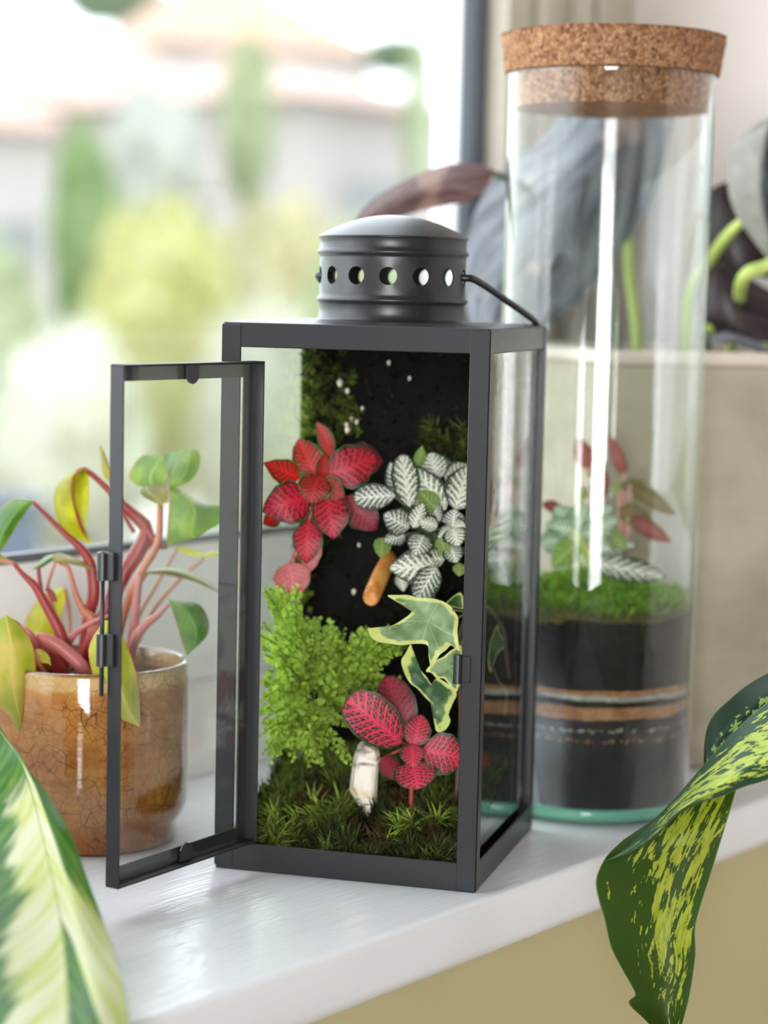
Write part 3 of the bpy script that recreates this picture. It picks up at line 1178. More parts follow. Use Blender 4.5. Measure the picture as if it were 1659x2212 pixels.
D2 = 1.235
hub = at(*c2(1180, 820), D2 + .018)
wf = thing('white_nerve_plant', 'white netted-leaf plant with dark green veins on the right of the moss wall', 'plant', hub)
plant_leaves(wf, c2, [
    ((965, 582), (682, 602), 150, WHITE2, -.004, .0, dict(bow=.04, a=.7, b=.6)),
    ((1060, 660), (1008, 306), 160, WHITE, .002, .010, dict(bow=.07, a=.6, b=.6)),
    ((985, 560), (930, 360), 120, WHITE2, .010, .014, dict(roll=-25, **OV)),
    ((1300, 680), (1080, 390), 165, WHITE, .0, .008, dict(bow=.06, **OV)),
    ((1110, 390), (1145, 250), 74, LIME, .012, .010, dict(roll=25, **OV)),
    ((1250, 480), (1190, 300), 190, WHITE, .014, .020, dict(bow=.1, **ROUND)),
    ((1365, 680), (1450, 385), 200, WHITE, -.002, .006, dict(bow=.08, **ROUND)),
    ((1300, 500), (1450, 375), 150, WHITE, .016, .018, dict(**ROUND)),
    ((1055, 800), (885, 705), 160, WHITE2, .002, -.004, dict(bow=.1, **ROUND)),
    ((1085, 800), (1150, 630), 118, WHITE, -.008, -.004, dict(roll=-15, **OV)),
    ((1245, 790), (1118, 755), 105, WHITE, -.010, -.014, dict(**ROUND)),
    ((1345, 800), (1358, 672), 135, WHITE2, -.012, -.012, dict(**ROUND)),
    ((1345, 800), (1385, 925), 145, WHITE, -.014, -.020, dict(**ROUND)),
    ((1335, 800), (1245, 868), 80, WHITE, -.012, -.016, dict(**OV)),
    ((1350, 790), (1440, 800), 110, WHITE, -.012, -.016, dict(**ROUND)),
    ((1030, 850), (885, 890), 105, WHITE2, .002, -.002, dict(roll=20, **ROUND)),
    ((880, 865), (868, 1003), 104, LIME, .000, -.004, dict(roll=-20, **ROUND)),
    ((1150, 850), (1090, 988), 155, WHITE2, -.012, -.018, dict(bow=.12, **ROUND)),
    ((1240, 1050), (915, 1070), 205, WHITE, -.006, -.008, dict(bow=.1, **OV)),
    ((1235, 1060), (1105, 1280), 150, WHITE2, -.010, -.014, dict(bow=.06, a=.5, b=.5)),
    ((1290, 1010), (1090, 990), 130, WHITE2, -.004, -.006, dict(**ROUND)),
    ((1330, 915), (1372, 1035), 120, WHITE2, -.006, -.010, dict(**ROUND)),
    ((1250, 690), (1118, 550), 120, LIME, -.002, .002, dict(roll=15, **ROUND)),
    ((1180, 700), (1080, 560), 110, WHITE2, .006, .008, dict(**OV)),
    ((1000, 1100), (1020, 1225), 92, WHITE, .004, .002, dict(**OV)),
    ((1392, 1035), (1388, 1122), 76, LIME, -.004, -.006, dict(**ROUND)),
    ((1260, 860), (1310, 1000), 105, LIME, -.004, -.008, dict(roll=20, **ROUND)),
    ((1210, 640), (1260, 760), 90, WHITE2, .0, -.004, dict(**ROUND)),
    ((1450, 1000), (1790, 540), 190, WHITE, .014, .050, dict(bow=.08, **OV)),
    ((1480, 900), (1760, 760), 150, WHITE, .026, .046, dict(bow=.08, **OV)),
    ((1500, 980), (1800, 930), 130, WHITE2, .026, .050, dict(bow=.08, **OV)),
], hub, STEM_D, D2, .0006)
mv, mfc, _ = tube([hub, at(*c2(1200, 1150), D2 + .02), at(*c2(1230, 1400), D2 + .04), at(*c2(1260, 1500), D2 + .055)], .0010, 16, 6)
mk('stem', mv, mfc, STEM_D, wf)

D3 = 1.205
hub = at(*c3(1065, 715), D3 + .006)
rl = thing('red_nerve_plant', 'small red netted-leaf plant by the white stone on the lantern floor', 'plant', hub)
plant_leaves(rl, c3, [
    ((1003, 690), (640, 385), 262, PINK, .0, -.006, dict(bow=.08, a=.52, b=.42)),
    ((1045, 600), (900, 245), 215, DARKRED, .010, .018, dict(bow=.06, a=.5, b=.6)),
    ((1085, 718), (1140, 500), 158, PINK, -.002, .004, dict(bow=.08, **ROUND)),
    ((1145, 735), (1440, 800), 240, PINK, -.004, -.002, dict(bow=.08, **ROUND)),
    ((1075, 705), (1078, 860), 142, PINK, -.008, -.016, dict(bow=.12, **ROUND)),
    ((1085, 820), (1112, 1004), 250, PINK, -.002, -.012, dict(bow=.08, a=.5, b=.6)),
    ((870, 790), (1010, 930), 140, DARKRED, .010, .008, dict(roll=30, **ROUND)),
    ((1480, 800), (1600, 830), 120, RED, .034, .044, dict(**ROUND)),
], hub, STEM_R, D3, .0009)
sb = at(*c3(1075, 960), D3 + .014)
q = tolan(sb)
mv, mfc, _ = tube([hub, at(*c3(1072, 840), D3 + .014), LW(q[0], q[1], hfloor(q[0], q[1]) - .006)], .0014, 10, 7)
mk('stem', mv, mfc, STEM_R, rl)


# ------------------------------------------------------------------ ivy
def ivy_leaf(poly, ctr, conv, d, tilt=(0, 0), cup=.003, wav=.0015, rings=7):
    pts = catmull(np.array(list(poly) + [poly[0]], float), len(poly) * 4 + 1)[:-1]
    k = len(pts)
    vs, uvs, fs = [], [], []
    cx, cy = ctr
    for i in range(rings + 1):
        r = i / rings
        for q, (px_, py_) in enumerate(pts):
            x, y = cx + (px_ - cx) * r, cy + (py_ - cy) * r
            X, Y = conv(x, y)
            dx, dy = (x - cx) / 300, (y - cy) / 300
            dep = d + tilt[0] * dx + tilt[1] * dy - cup * (dx * dx + dy * dy) + wav * math.sin(dx * 9 + 1) * math.cos(dy * 8)
            vs.append(at(X, Y, dep))
            uvs.append((r, q / k))
    for i in range(rings):
        for q in range(k):
            fs.append((i * k + q, i * k + (q + 1) % k, (i + 1) * k + (q + 1) % k, (i + 1) * k + q))
    return vs, fs, uvs


hub = at(*c2(1430, 1360), 1.225)
iv = thing('ivy_plant', 'trailing ivy with cream edged lobed leaves beside the right lantern post', 'ivy', hub)
P1 = [(1350, 1345), (1330, 1318), (1290, 1292), (1240, 1274), (1180, 1264), (1120, 1264), (1050, 1246), (985, 1245), (912, 1249), (980, 1285), (1060, 1300), (1092, 1320), (1060, 1372), (1010, 1410), (960, 1440), (900, 1470), (840, 1504), (810, 1506), (782, 1466), (800, 1520), (850, 1556), (920, 1566), (1000, 1578), (1080, 1570), (1155, 1570), (1184, 1592), (1186, 1655), (1204, 1728), (1235, 1680), (1262, 1640), (1300, 1612), (1332, 1580), (1362, 1600), (1392, 1618), (1384, 1560), (1376, 1490), (1382, 1400)]
P2 = [(1400, 40), (1330, 80), (1285, 118), (1225, 150), (1168, 212), (1205, 226), (1240, 262), (1285, 262), (1320, 300), (1365, 352), (1385, 320), (1420, 250), (1430, 150)]
P3 = [(1066, 30), (1030, 100), (1004, 146), (1022, 220), (1060, 290), (1110, 330), (1170, 396), (1218, 440), (1248, 500), (1232, 560), (1232, 602), (1256, 622), (1300, 600), (1330, 545), (1318, 500), (1345, 430), (1372, 365), (1340, 320), (1300, 290), (1240, 262), (1205, 300), (1170, 250), (1132, 205), (1090, 110)]
P3b = [(1100, 200), (1150, 150), (1210, 120), (1200, 170), (1160, 215), (1130, 220)]
P4 = [(1290, 1310), (1330, 1270), (1400, 1230), (1420, 1330), (1370, 1330)]
P5 = [(1590, 1560), (1640, 1440), (1660, 1500), (1700, 1580), (1640, 1640), (1600, 1760), (1580, 1700)]
for (pl, ct, cv, d, tl, m_) in ((P1, (1180, 1420), c2, 1.190, (.004, -.006), IVY), (P2, (1320, 190), c3, 1.199, (.0, .006), IVY), (P3, (1180, 330), c3, 1.204, (-.004, .004), IVY2),
                                (P4, (1355, 1295), c2, 1.222, (.004, 0), IVY2), (P5, (1630, 1570), c2, 1.262, (.006, 0), IVY2)):
    vs, fs, uvs = ivy_leaf(pl, ct, cv, d, tl)
    mk('leaf', vs, fs, m_, iv, uv=uvs)
for pts, r, m_ in (([c2(1350, 1345) + (1.192,), c2(1400, 1352) + (1.205,), c2(1440, 1360) + (1.222,)], .0007, STEM_D),
                   ([c2(1440, 1360) + (1.225,), c2(1560, 1320) + (1.245,), c2(1620, 1380) + (1.256,), c2(1680, 1480) + (1.262,), c2(1700, 1640) + (1.262,), c2(1720, 1800) + (1.26,)], .0012, STEM_B),
                   ([c2(1600, 1700) + (1.25,), c2(1640, 1800) + (1.255,), c2(1700, 1900) + (1.258,), c2(1690, 2050) + (1.258,)], .0009, STEM_B),
                   ([c3(1066, 30) + (1.206,), c3(1180, -60) + (1.22,), c2(1440, 1370) + (1.226,)], .0007, STEM_D),
                   ([c3(1400, 40) + (1.200,), c2(1440, 1480) + (1.212,), c2(1440, 1370) + (1.226,)], .0007, STEM_D),
                   ([c2(1440, 1360) + (1.226,), c2(1380, 1600) + (1.245,), c3(1400, 500) + (1.245,), c3(1380, 900) + (1.236,), c3(1370, 1050) + (1.236,)], .0013, STEM_B)):
    v, f, uv = tube([at(*p) for p in pts], r, 22, 6)
    mk('stem', v, f, m_, iv)

# ------------------------------------------------------------------ white stone and the orange wood chip
m_, nt, b_ = mat('white_quartz', rough=.55, spec=.4)
o_ = coords(nt)
n1, n2_ = noise(nt, o_, 90, 4, .6), noise(nt, scalev(nt, o_, (30, 30, 130)), 1.0, 3, .6)
cc_ = mix(nt, n1.step(.5, .7), srgb(246, 238, 224), srgb(222, 190, 140))
zz_ = sep(nt, o_)[2]
setin(nt, b_.inputs['Base Color'], mix(nt, (n2_ + (zz_ - .052) * 16.0).step(.56, .74), cc_, srgb(96, 70, 68)))
bump(nt, b_, n1 + n2_, .35, .0015)
QUARTZ = m_


def outline_solid(poly, conv, d, thick, name, m_, root, seed=0.0, shear=0.0):
    """a stone: front outline, given depth with a bulged, faceted front and back"""
    pts = np.array(poly, float)
    k = len(pts)
    c = pts.mean(0)
    V, Fc = [], []
    prof = [(-1.0, .55), (-.92, .74), (-.45, .97), (0, 1.0), (.55, .9), (.9, .6), (1.0, .2)]
    for t, r in prof:
        for p in pts:
            x, y = c + (p - c) * r
            X, Y = conv(x, y)
            V.append(at(X, Y, d + t * thick + .002 * fn((X * .02, Y * .02, t), 1.3, seed)))
    for i in range(len(prof) - 1):
        for q in range(k):
            Fc.append((i * k + q, i * k + (q + 1) % k, (i + 1) * k + (q + 1) % k, (i + 1) * k + q))
    Fc += [tuple(range(k)), tuple((len(prof) - 1) * k + q for q in range(k))[::-1]]
    return MB().add(V, Fc).make(name, m_, root, smooth=False)


st = outline_solid([(775, 640), (850, 688), (866, 800), (850, 900), (842, 1080), (820, 1185), (770, 1190), (700, 1075), (660, 1008), (670, 900), (688, 780), (718, 700)], c3, 1.236, .0105, 'white_stone', QUARTZ, None)
tag(st, 'tall white stone with brown streaks standing in the moss', 'stone')
m_, nt, b_ = mat('orange_wood', rough=.45)
o_ = coords(nt)
n1 = noise(nt, scalev(nt, o_, (220, 220, 60)), 1.0, 3, .6)
setin(nt, b_.inputs['Base Color'], mix(nt, n1.step(.35, .7), srgb(196, 116, 42), srgb(226, 160, 88)))
A0_, A1_ = at(*c2(930, 990), 1.276), at(*c2(800, 1270), 1.240)
v, f, uv = tube([A0_, A0_ * .55 + A1_ * .45 + np.array([0, 0, .0008]), A1_ * .94 + A0_ * .06, A1_], [.0042, .0050, .0050, .0040], 14, 12)
ch = mk('wood_chip', v, f, m_, None)
tag(ch, 'orange brown wood stub poking out of the dark moss wall', 'wood')

# ------------------------------------------------------------------ small leaved fern (left side of the lantern)
fe = thing('maidenhair_fern', 'bright green small-leaved fern spilling down the left of the lantern', 'fern', at(640, 1600, 1.245))
FRN = random.Random(3)


def leaflet(p, ax, nrm, s):
    """a fan shaped, three lobed leaflet"""
    n = nrm - ax * (nrm @ ax)
    n /= np.linalg.norm(n) + 1e-9
    sd = np.cross(n, ax)
    out = [(0, 0), (-.30, .35), (-.52, .72), (-.28, .92), (-.12, .78), (0, 1.08), (.14, .80), (.32, .94), (.50, .68), (.28, .34)]
    v = [p + ax * (y * s) + sd * (x * s) + n * (s * (.12 * abs(x) * 2 - .1 * y * y)) for x, y in out]
    f = [(0, 1, 9), (1, 2, 4), (2, 3, 4), (1, 4, 6, 9), (4, 5, 6), (6, 7, 8), (6, 8, 9)]
    return v, f


def frond(base, tip, droop, size, col, npair=11):
    mid = (base + tip) / 2 + droop
    R_ = catmull([base, mid, tip], npair + 3)
    mb = MB()
    for i in range(1, npair + 3):
        t = i / (npair + 2)
        ax = R_[i] - R_[i - 1]
        ax = ax / (np.linalg.norm(ax) + 1e-9)
        nr = (CAM - R_[i]) / np.linalg.norm(CAM - R_[i]) + rng.normal(size=3) * .75
        sd = np.cross(nr, ax)
        sd /= np.linalg.norm(sd)
        s = size * (1 - .45 * t) * FRN.uniform(.8, 1.25)
        for sg in ((-1, 1) if i < npair + 2 else (0,)):
            dr = ax * .62 + sd * sg * 1.0 + rng.normal(size=3) * .38
            dr /= np.linalg.norm(dr)
            v, f = leaflet(R_[i] + dr * s * .12, dr, nr + rng.normal(size=3) * .3, s)
            k = FRN.uniform(.75, 1.2)
            mb.add(v, f, None, np.minimum(np.array(col) * k, 1))
    tv, tf, _ = tube(R_, .00035, npair + 3, 4)
    mb.add(tv, tf, None, np.array(srgb(136, 158, 66)))
    return mb


regions = [  # polygon-ish boxes of frond tips (px), count
    ((566, 1262), (650, 1330), 14, (640, 1400), 1.236), ((562, 1330), (690, 1420), 22, (640, 1450), 1.232), ((562, 1420), (700, 1520), 26, (640, 1500), 1.228),
    ((562, 1520), (690, 1640), 24, (650, 1530), 1.226), ((640, 1360), (800, 1450), 22, (700, 1470), 1.236), ((760, 1350), (880, 1440), 16, (760, 1460), 1.238),
    ((700, 1440), (870, 1540), 20, (720, 1500), 1.230), ((640, 1520), (760, 1650), 20, (670, 1540), 1.222), ((680, 1340), (730, 1400), 8, (690, 1450), 1.24),
    ((566, 1560), (620, 1660), 8, (640, 1560), 1.224)]
for (a_, b_, n_, r_, d_) in regions:
    for i in range(int(n_ * 1.35)):
        tx, ty = FRN.uniform(a_[0], b_[0]), FRN.uniform(a_[1], b_[1])
        dx, dy = tx - r_[0], ty - r_[1]
        l_ = math.hypot(dx, dy) + 1e-6
        ln = max(60, min(130, l_ * 1.0))
        bx, by = tx - dx / l_ * ln, ty - dy / l_ * ln + 12
        dep = d_ + FRN.uniform(-.012, .016)
        Bp, Tp = at(bx, by, min(dep + .012, 1.25)), at(tx, ty, dep)
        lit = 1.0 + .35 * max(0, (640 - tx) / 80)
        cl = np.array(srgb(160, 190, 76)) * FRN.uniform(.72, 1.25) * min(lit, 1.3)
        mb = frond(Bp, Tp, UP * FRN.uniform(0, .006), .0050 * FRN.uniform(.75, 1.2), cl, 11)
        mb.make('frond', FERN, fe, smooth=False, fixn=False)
for (x, y) in ((600, 1420), (660, 1400), (690, 1460), (640, 1520), (720, 1480)):
    v, f, uv = tube([at(645, 1640, 1.25), at((x + 645) / 2, (y + 1640) / 2, 1.245), at(x, y, 1.24)], .0007, 12, 5)
    mk('stem', v, f, STEM_D, fe)
# ------------------------------------------------------------------ crackle glazed pot with the red-stemmed plant
PC = onz(197, 1805)
pp = thing('potted_philodendron', 'red-stemmed plant in a brown crackle glazed pot on the windowsill', 'potted plant', PC)
m_, nt, b_ = mat('crackle_glaze', rough=.09, spec=.6)
o_ = coords(nt)
x_, y_, z_ = sep(nt, o_)
wv = noise(nt, o_, 40, 3, .5)
wo = nt.nodes.new('ShaderNodeVectorMath'); wo.operation = 'ADD'
nn_ = nt.nodes.new('ShaderNodeTexNoise'); nn_.inputs['Scale'].default_value = 45
nt.links.new(o_.s, nn_.inputs['Vector'])
sc_ = scalev(nt, E(nt, nn_.outputs['Color']), .008)
nt.links.new(o_.s, wo.inputs[0]); nt.links.new(sc_.s, wo.inputs[1])
wo = E(nt, wo.outputs[0])
d1 = voro(nt, wo, 120, 'DISTANCE_TO_EDGE')
d2 = voro(nt, scalev(nt, wo, (1, 1, .8)), 235, 'DISTANCE_TO_EDGE')
cr = (1.0 - d1.step(.006, .035)).max((1.0 - d2.step(.01, .05)) * .6)
patch = noise(nt, o_, 22, 3, .55)
cr = cr * patch.step(.30, .56)
band = noise(nt, scalev(nt, o_, (12, 12, 160)), 1.0, 3, .55)
body = mix(nt, (band * .35 + noise(nt, o_, 34, 4, .6) * .65).step(.36, .64), srgb(158, 94, 38), srgb(188, 130, 66))
body = mix(nt, patch.step(.5, .75) * .6, body, srgb(132, 76, 30))
body = mix(nt, z_.step(.094, .0975), body, srgb(198, 160, 104))
body = mix(nt, z_.step(.1035, .1055), body, srgb(126, 86, 46))
body = mix(nt, z_.lt(.012) * .5, body, srgb(190, 110, 30))
setin(nt, b_.inputs['Base Color'], mix(nt, cr * .85, body, srgb(76, 36, 12)))
bump(nt, b_, band * .7 + wv * .5 , .22, .003)
b_.inputs['Coat Weight'].default_value = .4
GLAZE = m_
RP = .0562
prof = [(.012, .0006), (.048, .0006), (.0495, .002), (.0500, .010), (.0515, .013), (.0545, .0175), (RP, .0235), (RP + .0003, .045), (RP - .0004, .06), (RP + .0002, .08), (RP - .0002, .0965), (RP - .0010, .0985), (RP - .0006, .1035),
        (RP - .0014, .1058), (RP - .0028, .1062), (RP - .0044, .1045), (RP - .0055, .098), (RP - .006, .07), (RP - .007, .02), (.01, .012)]
v, f, uv = lathe(prof, 96, PC)
mk('pot', v, f, GLAZE, pp)
v, f = disc(RP - .0052, .0915, 48, PC, 8, lambda p: .0035 * fn(p, 60) + .002 * fn(p, 170))
mk('potting_soil', v, f, soilmat('brown_soil', srgb(40, 28, 20), srgb(92, 66, 46), 300), pp)
FRN2 = random.Random(5)
DP = 1.2753


def philof(c0, c1, edge, mid=None):
    def f_(nt, u, v):
        o = coords(nt)
        n = noise(nt, o, 60, 3, .5)
        a_ = (u * 2.0 - 1.0).abs()
        st_ = noise(nt, comb(nt, u * 3.0, v * 40.0 - a_ * 16.0), 1.0, 2, .5)
        c = mix(nt, n.step(.35, .68), c0, c1)
        c = mix(nt, (st_ - .5).clamp() * .5, c, tuple(min(1, x * 1.15) for x in c1))
        c = mix(nt, 1.0 - a_.step(.03, .09), c, mid or tuple(min(1, x * 1.06) for x in c1))
        return mix(nt, a_.step(.93, .985), c, edge), st_
    return f_


PH_Y = leafmat('yellow_green_leaf', philof(srgb(176, 182, 72), srgb(206, 204, 110), srgb(206, 130, 90)), .45)
PH_YR = leafmat('yellow_green_blushed_leaf', philof(srgb(158, 172, 66), srgb(200, 186, 106), srgb(214, 140, 100)), .4)
PH_G = leafmat('mid_green_leaf', philof(srgb(96, 130, 50), srgb(140, 164, 74), srgb(170, 120, 90)), .35)
PH_D = leafmat('deep_green_leaf', philof(srgb(66, 104, 48), srgb(104, 140, 66), srgb(150, 110, 80)), .28)
PH_O = leafmat('olive_leaf', philof(srgb(120, 122, 62), srgb(160, 150, 84), srgb(170, 110, 80)), .35)
PH_RM = leafmat('yellow_leaf_red_midrib', philof(srgb(150, 150, 30), srgb(190, 188, 50), srgb(150, 140, 40), srgb(170, 66, 44)), .5)


def pl(rows, m_, dz=0.0, nv=18, nu=11, label=None):
    rws = [[(x, y, DP + dz + dd_) for (x, y, dd_) in r] for r in rows]
    v, f, uv = pxloft(rws, nv, nu)
    o = mk('leaf', v, f, m_, pp, uv=uv)
    if label: o['label'] = label


pl([[(0, 1338, 0), (12, 1330, 0), (24, 1334, 0)], [(-44, 1400, .006), (22, 1385, -.006), (66, 1382, .002)], [(-50, 1460, .008), (26, 1450, -.008), (78, 1450, .002)], [(-20, 1510, .006), (34, 1510, -.006), (72, 1510, .002)], [(22, 1550, .002), (42, 1550, -.004), (58, 1548, .001)], [(42, 1585, 0), (44, 1586, 0), (46, 1584, 0)]], PH_YR, -.056)
pl([[(68, 1080, 0), (71, 1082, 0), (72, 1086, 0)], [(30, 1078, .004), (44, 1098, -.004), (62, 1098, 0)], [(0, 1100, .006), (20, 1126, -.004), (42, 1128, 0)], [(-20, 1140, .006), (2, 1160, -.004), (20, 1164, 0)], [(-16, 1200, 0), (-10, 1204, 0), (-4, 1200, 0)]], PH_D, -.01)
pl([[(166, 1012, .004), (181, 1013, 0), (192, 1016, .004)], [(124, 1046, .010), (160, 1028, -.006), (192, 1040, .010)], [(117, 1088, .012), (158, 1072, -.006), (191, 1085, .012)], [(128, 1130, .010), (168, 1122, -.004), (187, 1130, .010)], [(150, 1155, .006), (180, 1153, 0), (191, 1153, .004)], [(193, 1174, 0), (196, 1175, 0), (198, 1173, 0)]], PH_RM, .0, label='yellow leaf with a red midrib')
pl([[(213, 962, 0), (216, 964, 0), (219, 964, 0)], [(218, 990, 0), (226, 992, -.003), (236, 1000, 0)], [(222, 1024, 0), (236, 1022, -.003), (252, 1030, 0)], [(240, 1044, 0), (246, 1046, 0), (250, 1046, 0)]], PH_O, .02)
# folded leaf at the top, two halves either side of the midrib
pl([[(336, 982, .006), (352, 985, .002), (364, 1022, -.004)], [(304, 986, .008), (340, 1002, 0), (363, 1030, -.005)], [(280, 1022, .008), (326, 1026, 0), (358, 1040, -.004)], [(292, 1046, .006), (328, 1050, 0), (350, 1048, 0)], [(330, 1055, .002), (338, 1054, 0), (344, 1053, 0)]], PH_G, -.004)
pl([[(352, 983, .012), (372, 978, .010), (392, 973, .006)], [(358, 1000, .008), (376, 996, .004), (398, 980, .004)], [(364, 1026, -.004), (380, 1020, -.002), (404, 990, .002)], [(366, 1030, -.005), (384, 1032, -.002), (412, 998, .002)]], PH_D, .002)
pl([[(390, 972, .006), (410, 971, .004), (428, 974, .004)], [(378, 1000, .0), (408, 996, -.004), (434, 992, .002)], [(366, 1032, -.004), (398, 1026, -.006), (425, 1024, 0)], [(364, 1048, -.004), (384, 1046, -.005), (402, 1046, 0)], [(368, 1054, 0), (376, 1056, 0), (384, 1053, 0)]], PH_G, -.004)
pl([[(303, 1058, .006), (314, 1050, .004), (330, 1046, .004)], [(304, 1066, .006), (322, 1064, -.002), (352, 1047, .002)], [(314, 1076, .006), (336, 1078, -.004), (362, 1062, -.002)], [(332, 1086, .004), (346, 1090, -.002), (364, 1086, -.003)]], PH_O, -.010)
pl([[(352, 1048, .010), (372, 1050, .008), (392, 1060, .006)], [(364, 1066, -.002), (404, 1078, -.004), (436, 1087, .002)], [(365, 1092, -.004), (420, 1102, -.010), (468, 1091, .0)], [(362, 1130, -.004), (416, 1130, -.012), (490, 1098, -.002)], [(360, 1165, -.002), (412, 1152, -.010), (494, 1108, -.004)], [(361, 1177, 0), (420, 1162, -.006), (482, 1126, -.003)]], PH_G, -.012)
pl([[(364, 1294, 0), (367, 1295, 0), (376, 1296, .002)], [(372, 1318, 0), (392, 1308, -.005), (424, 1303, .002)], [(382, 1348, 0), (414, 1338, -.008), (444, 1322, .002)], [(391, 1380, 0), (424, 1366, -.008), (452, 1350, .002)], [(398, 1400, 0), (420, 1394, -.005), (444, 1378, .001)], [(404, 1416, 0), (406, 1416, 0), (409, 1412, 0)]], PH_D, -.02)
pl([[(318, 1232, 0), (320, 1236, -.002), (320, 1240, 0)], [(350, 1226, .008), (352, 1233, -.004), (352, 1242, .004)], [(386, 1227, .010), (386, 1238, -.006), (384, 1248, .004)], [(430, 1243, .008), (428, 1254, -.004), (424, 1258, .004)], [(482, 1283, 0), (481, 1284, 0), (480, 1284, 0)]], PH_O, .01)
pl([[(380, 1180, 0), (382, 1184, 0), (384, 1188, 0)], [(404, 1182, .004), (406, 1192, 0), (408, 1200, .002)], [(440, 1196, 0), (440, 1200, 0), (440, 1203, 0)]], PH_Y, .06)
pl([[(436, 1202, 0), (438, 1202, 0), (440, 1204, 0)], [(456, 1190, .004), (460, 1196, 0), (462, 1202, .002)], [(484, 1196, 0), (484, 1197, 0), (484, 1198, 0)]], PH_Y, .06)
pl([[(-30, 1196, 0), (-30, 1206, 0), (-30, 1216, 0)], [(2, 1198, .003), (4, 1206, 0), (4, 1217, 0)], [(26, 1214, 0), (28, 1216, 0), (28, 1218, 0)]], PH_O, -.02)
pl([[(120, 1196, .006), (122, 1200, 0), (122, 1206, .002)], [(98, 1202, .006), (104, 1210, -.004), (106, 1216, .002)], [(76, 1222, .004), (82, 1224, 0), (86, 1228, .002)], [(68, 1229, 0), (69, 1229, 0), (70, 1229, 0)]], PH_D, -.004)
pl([[(112, 1208, .0), (120, 1196, .004), (132, 1194, .008)], [(120, 1216, .0), (140, 1210, -.004), (158, 1203, .006)], [(150, 1218, .0), (166, 1219, -.004), (182, 1214, .004)], [(198, 1230, 0), (202, 1232, 0), (206, 1230, 0)]], PH_O, -.008)
pl([[(134, 1268, 0), (140, 1270, 0), (144, 1274, 0)], [(94, 1284, .006), (118, 1292, -.002), (140, 1300, .004)], [(66, 1320, .006), (98, 1334, -.004), (128, 1346, .004)], [(54, 1352, .004), (82, 1366, -.002), (110, 1384, .002)], [(62, 1396, 0), (70, 1398, 0), (80, 1398, 0)]], PH_Y, .045)
pl([[(222, 1341, 0), (230, 1340, 0), (240, 1342, 0)], [(192, 1396, .004), (226, 1386, -.006), (268, 1380, .004)], [(197, 1446, .004), (238, 1436, -.008), (290, 1436, .004)], [(214, 1500, .004), (260, 1490, -.006), (301, 1490, .003)], [(246, 1544, .002), (278, 1534, -.004), (303, 1530, .002)], [(296, 1568, 0), (301, 1570, 0), (303, 1566, 0)]], PH_Y, -.066)
pl([[(74, 1402, 0), (78, 1404, 0), (80, 1408, 0)], [(88, 1402, .002), (90, 1412, -.002), (88, 1430, .002)], [(104, 1414, 0), (106, 1420, 0), (104, 1434, 0)], [(110, 1434, 0), (110, 1436, 0), (109, 1438, 0)]], PH_Y, -.048)


def pt(pts, r, m_, dz=0.0):
    v, f, uv = tube([at(x, y, DP + dz + (q[0] if q else 0)) for (x, y, *q) in pts], [k * DP / FPX for k in (r if isinstance(r, (list, tuple)) else [r] * len(pts))], 26, 9)
    mk('petiole', v, f, m_, pp)


pt([(71, 1083), (110, 1122), (147, 1159), (182, 1192), (199, 1232), (203, 1285), (190, 1340, .004), (176, 1450, .01)], [4.5, 5.5, 7, 10, 13, 14, 13, 13], STEM_R)
pt([(196, 1173, .004), (176, 1140, -.006), (160, 1085, -.008), (157, 1050, -.008), (163, 1026, -.006), (181, 1013), (210, 1035), (241, 1064), (270, 1095), (300, 1122), (318, 1146), (300, 1190), (262, 1250), (222, 1350), (205, 1450, .006)], [2, 3, 4, 5, 5.5, 6, 6.5, 7.5, 10, 14, 16, 18, 17, 16, 16], STEM_R, .004)
pt([(346, 1090), (343, 1162), (330, 1195), (313, 1222), (290, 1265), (270, 1320, .006), (235, 1450, .012)], [6.5, 8, 9, 9, 9, 9, 9], STEM_T, -.008)
pt([(365, 1305), (340, 1330), (316, 1348), (292, 1380), (270, 1450, .004)], [4, 7, 10, 12, 12], STEM_M, -.018)
pt([(303, 1240), (298, 1267), (292, 1320), (288, 1370), (272, 1450, .008)], [8, 8.5, 10, 11, 11], STEM_M, -.012)
pt([(28, 1216), (52, 1243), (77, 1268), (105, 1318), (128, 1362), (136, 1400), (134, 1455, .006)], [4, 6, 9, 11, 13, 14, 13], STEM_R, -.022)
pt([(83, 1228), (85, 1250), (92, 1290)], [4.5, 4.5, 5], STEM_R, -.016)
pt([(118, 1300), (112, 1282), (100, 1270)], [6, 6, 5], STEM_R, -.010)
pt([(128, 1216), (146, 1224), (155, 1250), (163, 1280), (180, 1318), (200, 1345), (200, 1450, .008)], [3.5, 4.5, 5, 6, 9, 12, 12], STEM_T, -.006)
pt([(120, 1212), (110, 1240), (103, 1275), (120, 1330), (132, 1380)], [3, 3.5, 4, 5, 6], STEM_T, .01)
pt([(76, 1374), (100, 1380), (128, 1396), (152, 1416), (176, 1440), (186, 1462, .006)], [8, 12, 14, 15, 15, 14], STEM_M, -.036)
pt([(66, 1384), (90, 1402), (112, 1424), (134, 1452, .008)], [8, 12, 14, 14], STEM_R, -.030)
pt([(238, 1330), (212, 1338), (176, 1358), (150, 1386), (140, 1450, .02)], [4, 5, 6, 8, 9], STEM_M, -.016)
pt([(240, 1300), (222, 1330), (196, 1385), (180, 1455, .01)], [10, 13, 14, 14], STEM_R, -.004)
pt([(318, 1146), (345, 1178), (362, 1182)], [9, 7, 4], STEM_R, -.002)
pt([(320, 1236), (308, 1250), (300, 1262)], [4, 5, 5], STEM_T, .002)
pt([(383, 1184), (340, 1260, -.01), (300, 1330, -.02), (260, 1450, -.03)], [3, 4, 5, 6], STEM_T, .055)
pt([(438, 1202), (436, 1212), (400, 1240), (330, 1320, -.02), (270, 1450, -.04)], [2.5, 3, 4, 5, 6], STEM_T, .06)
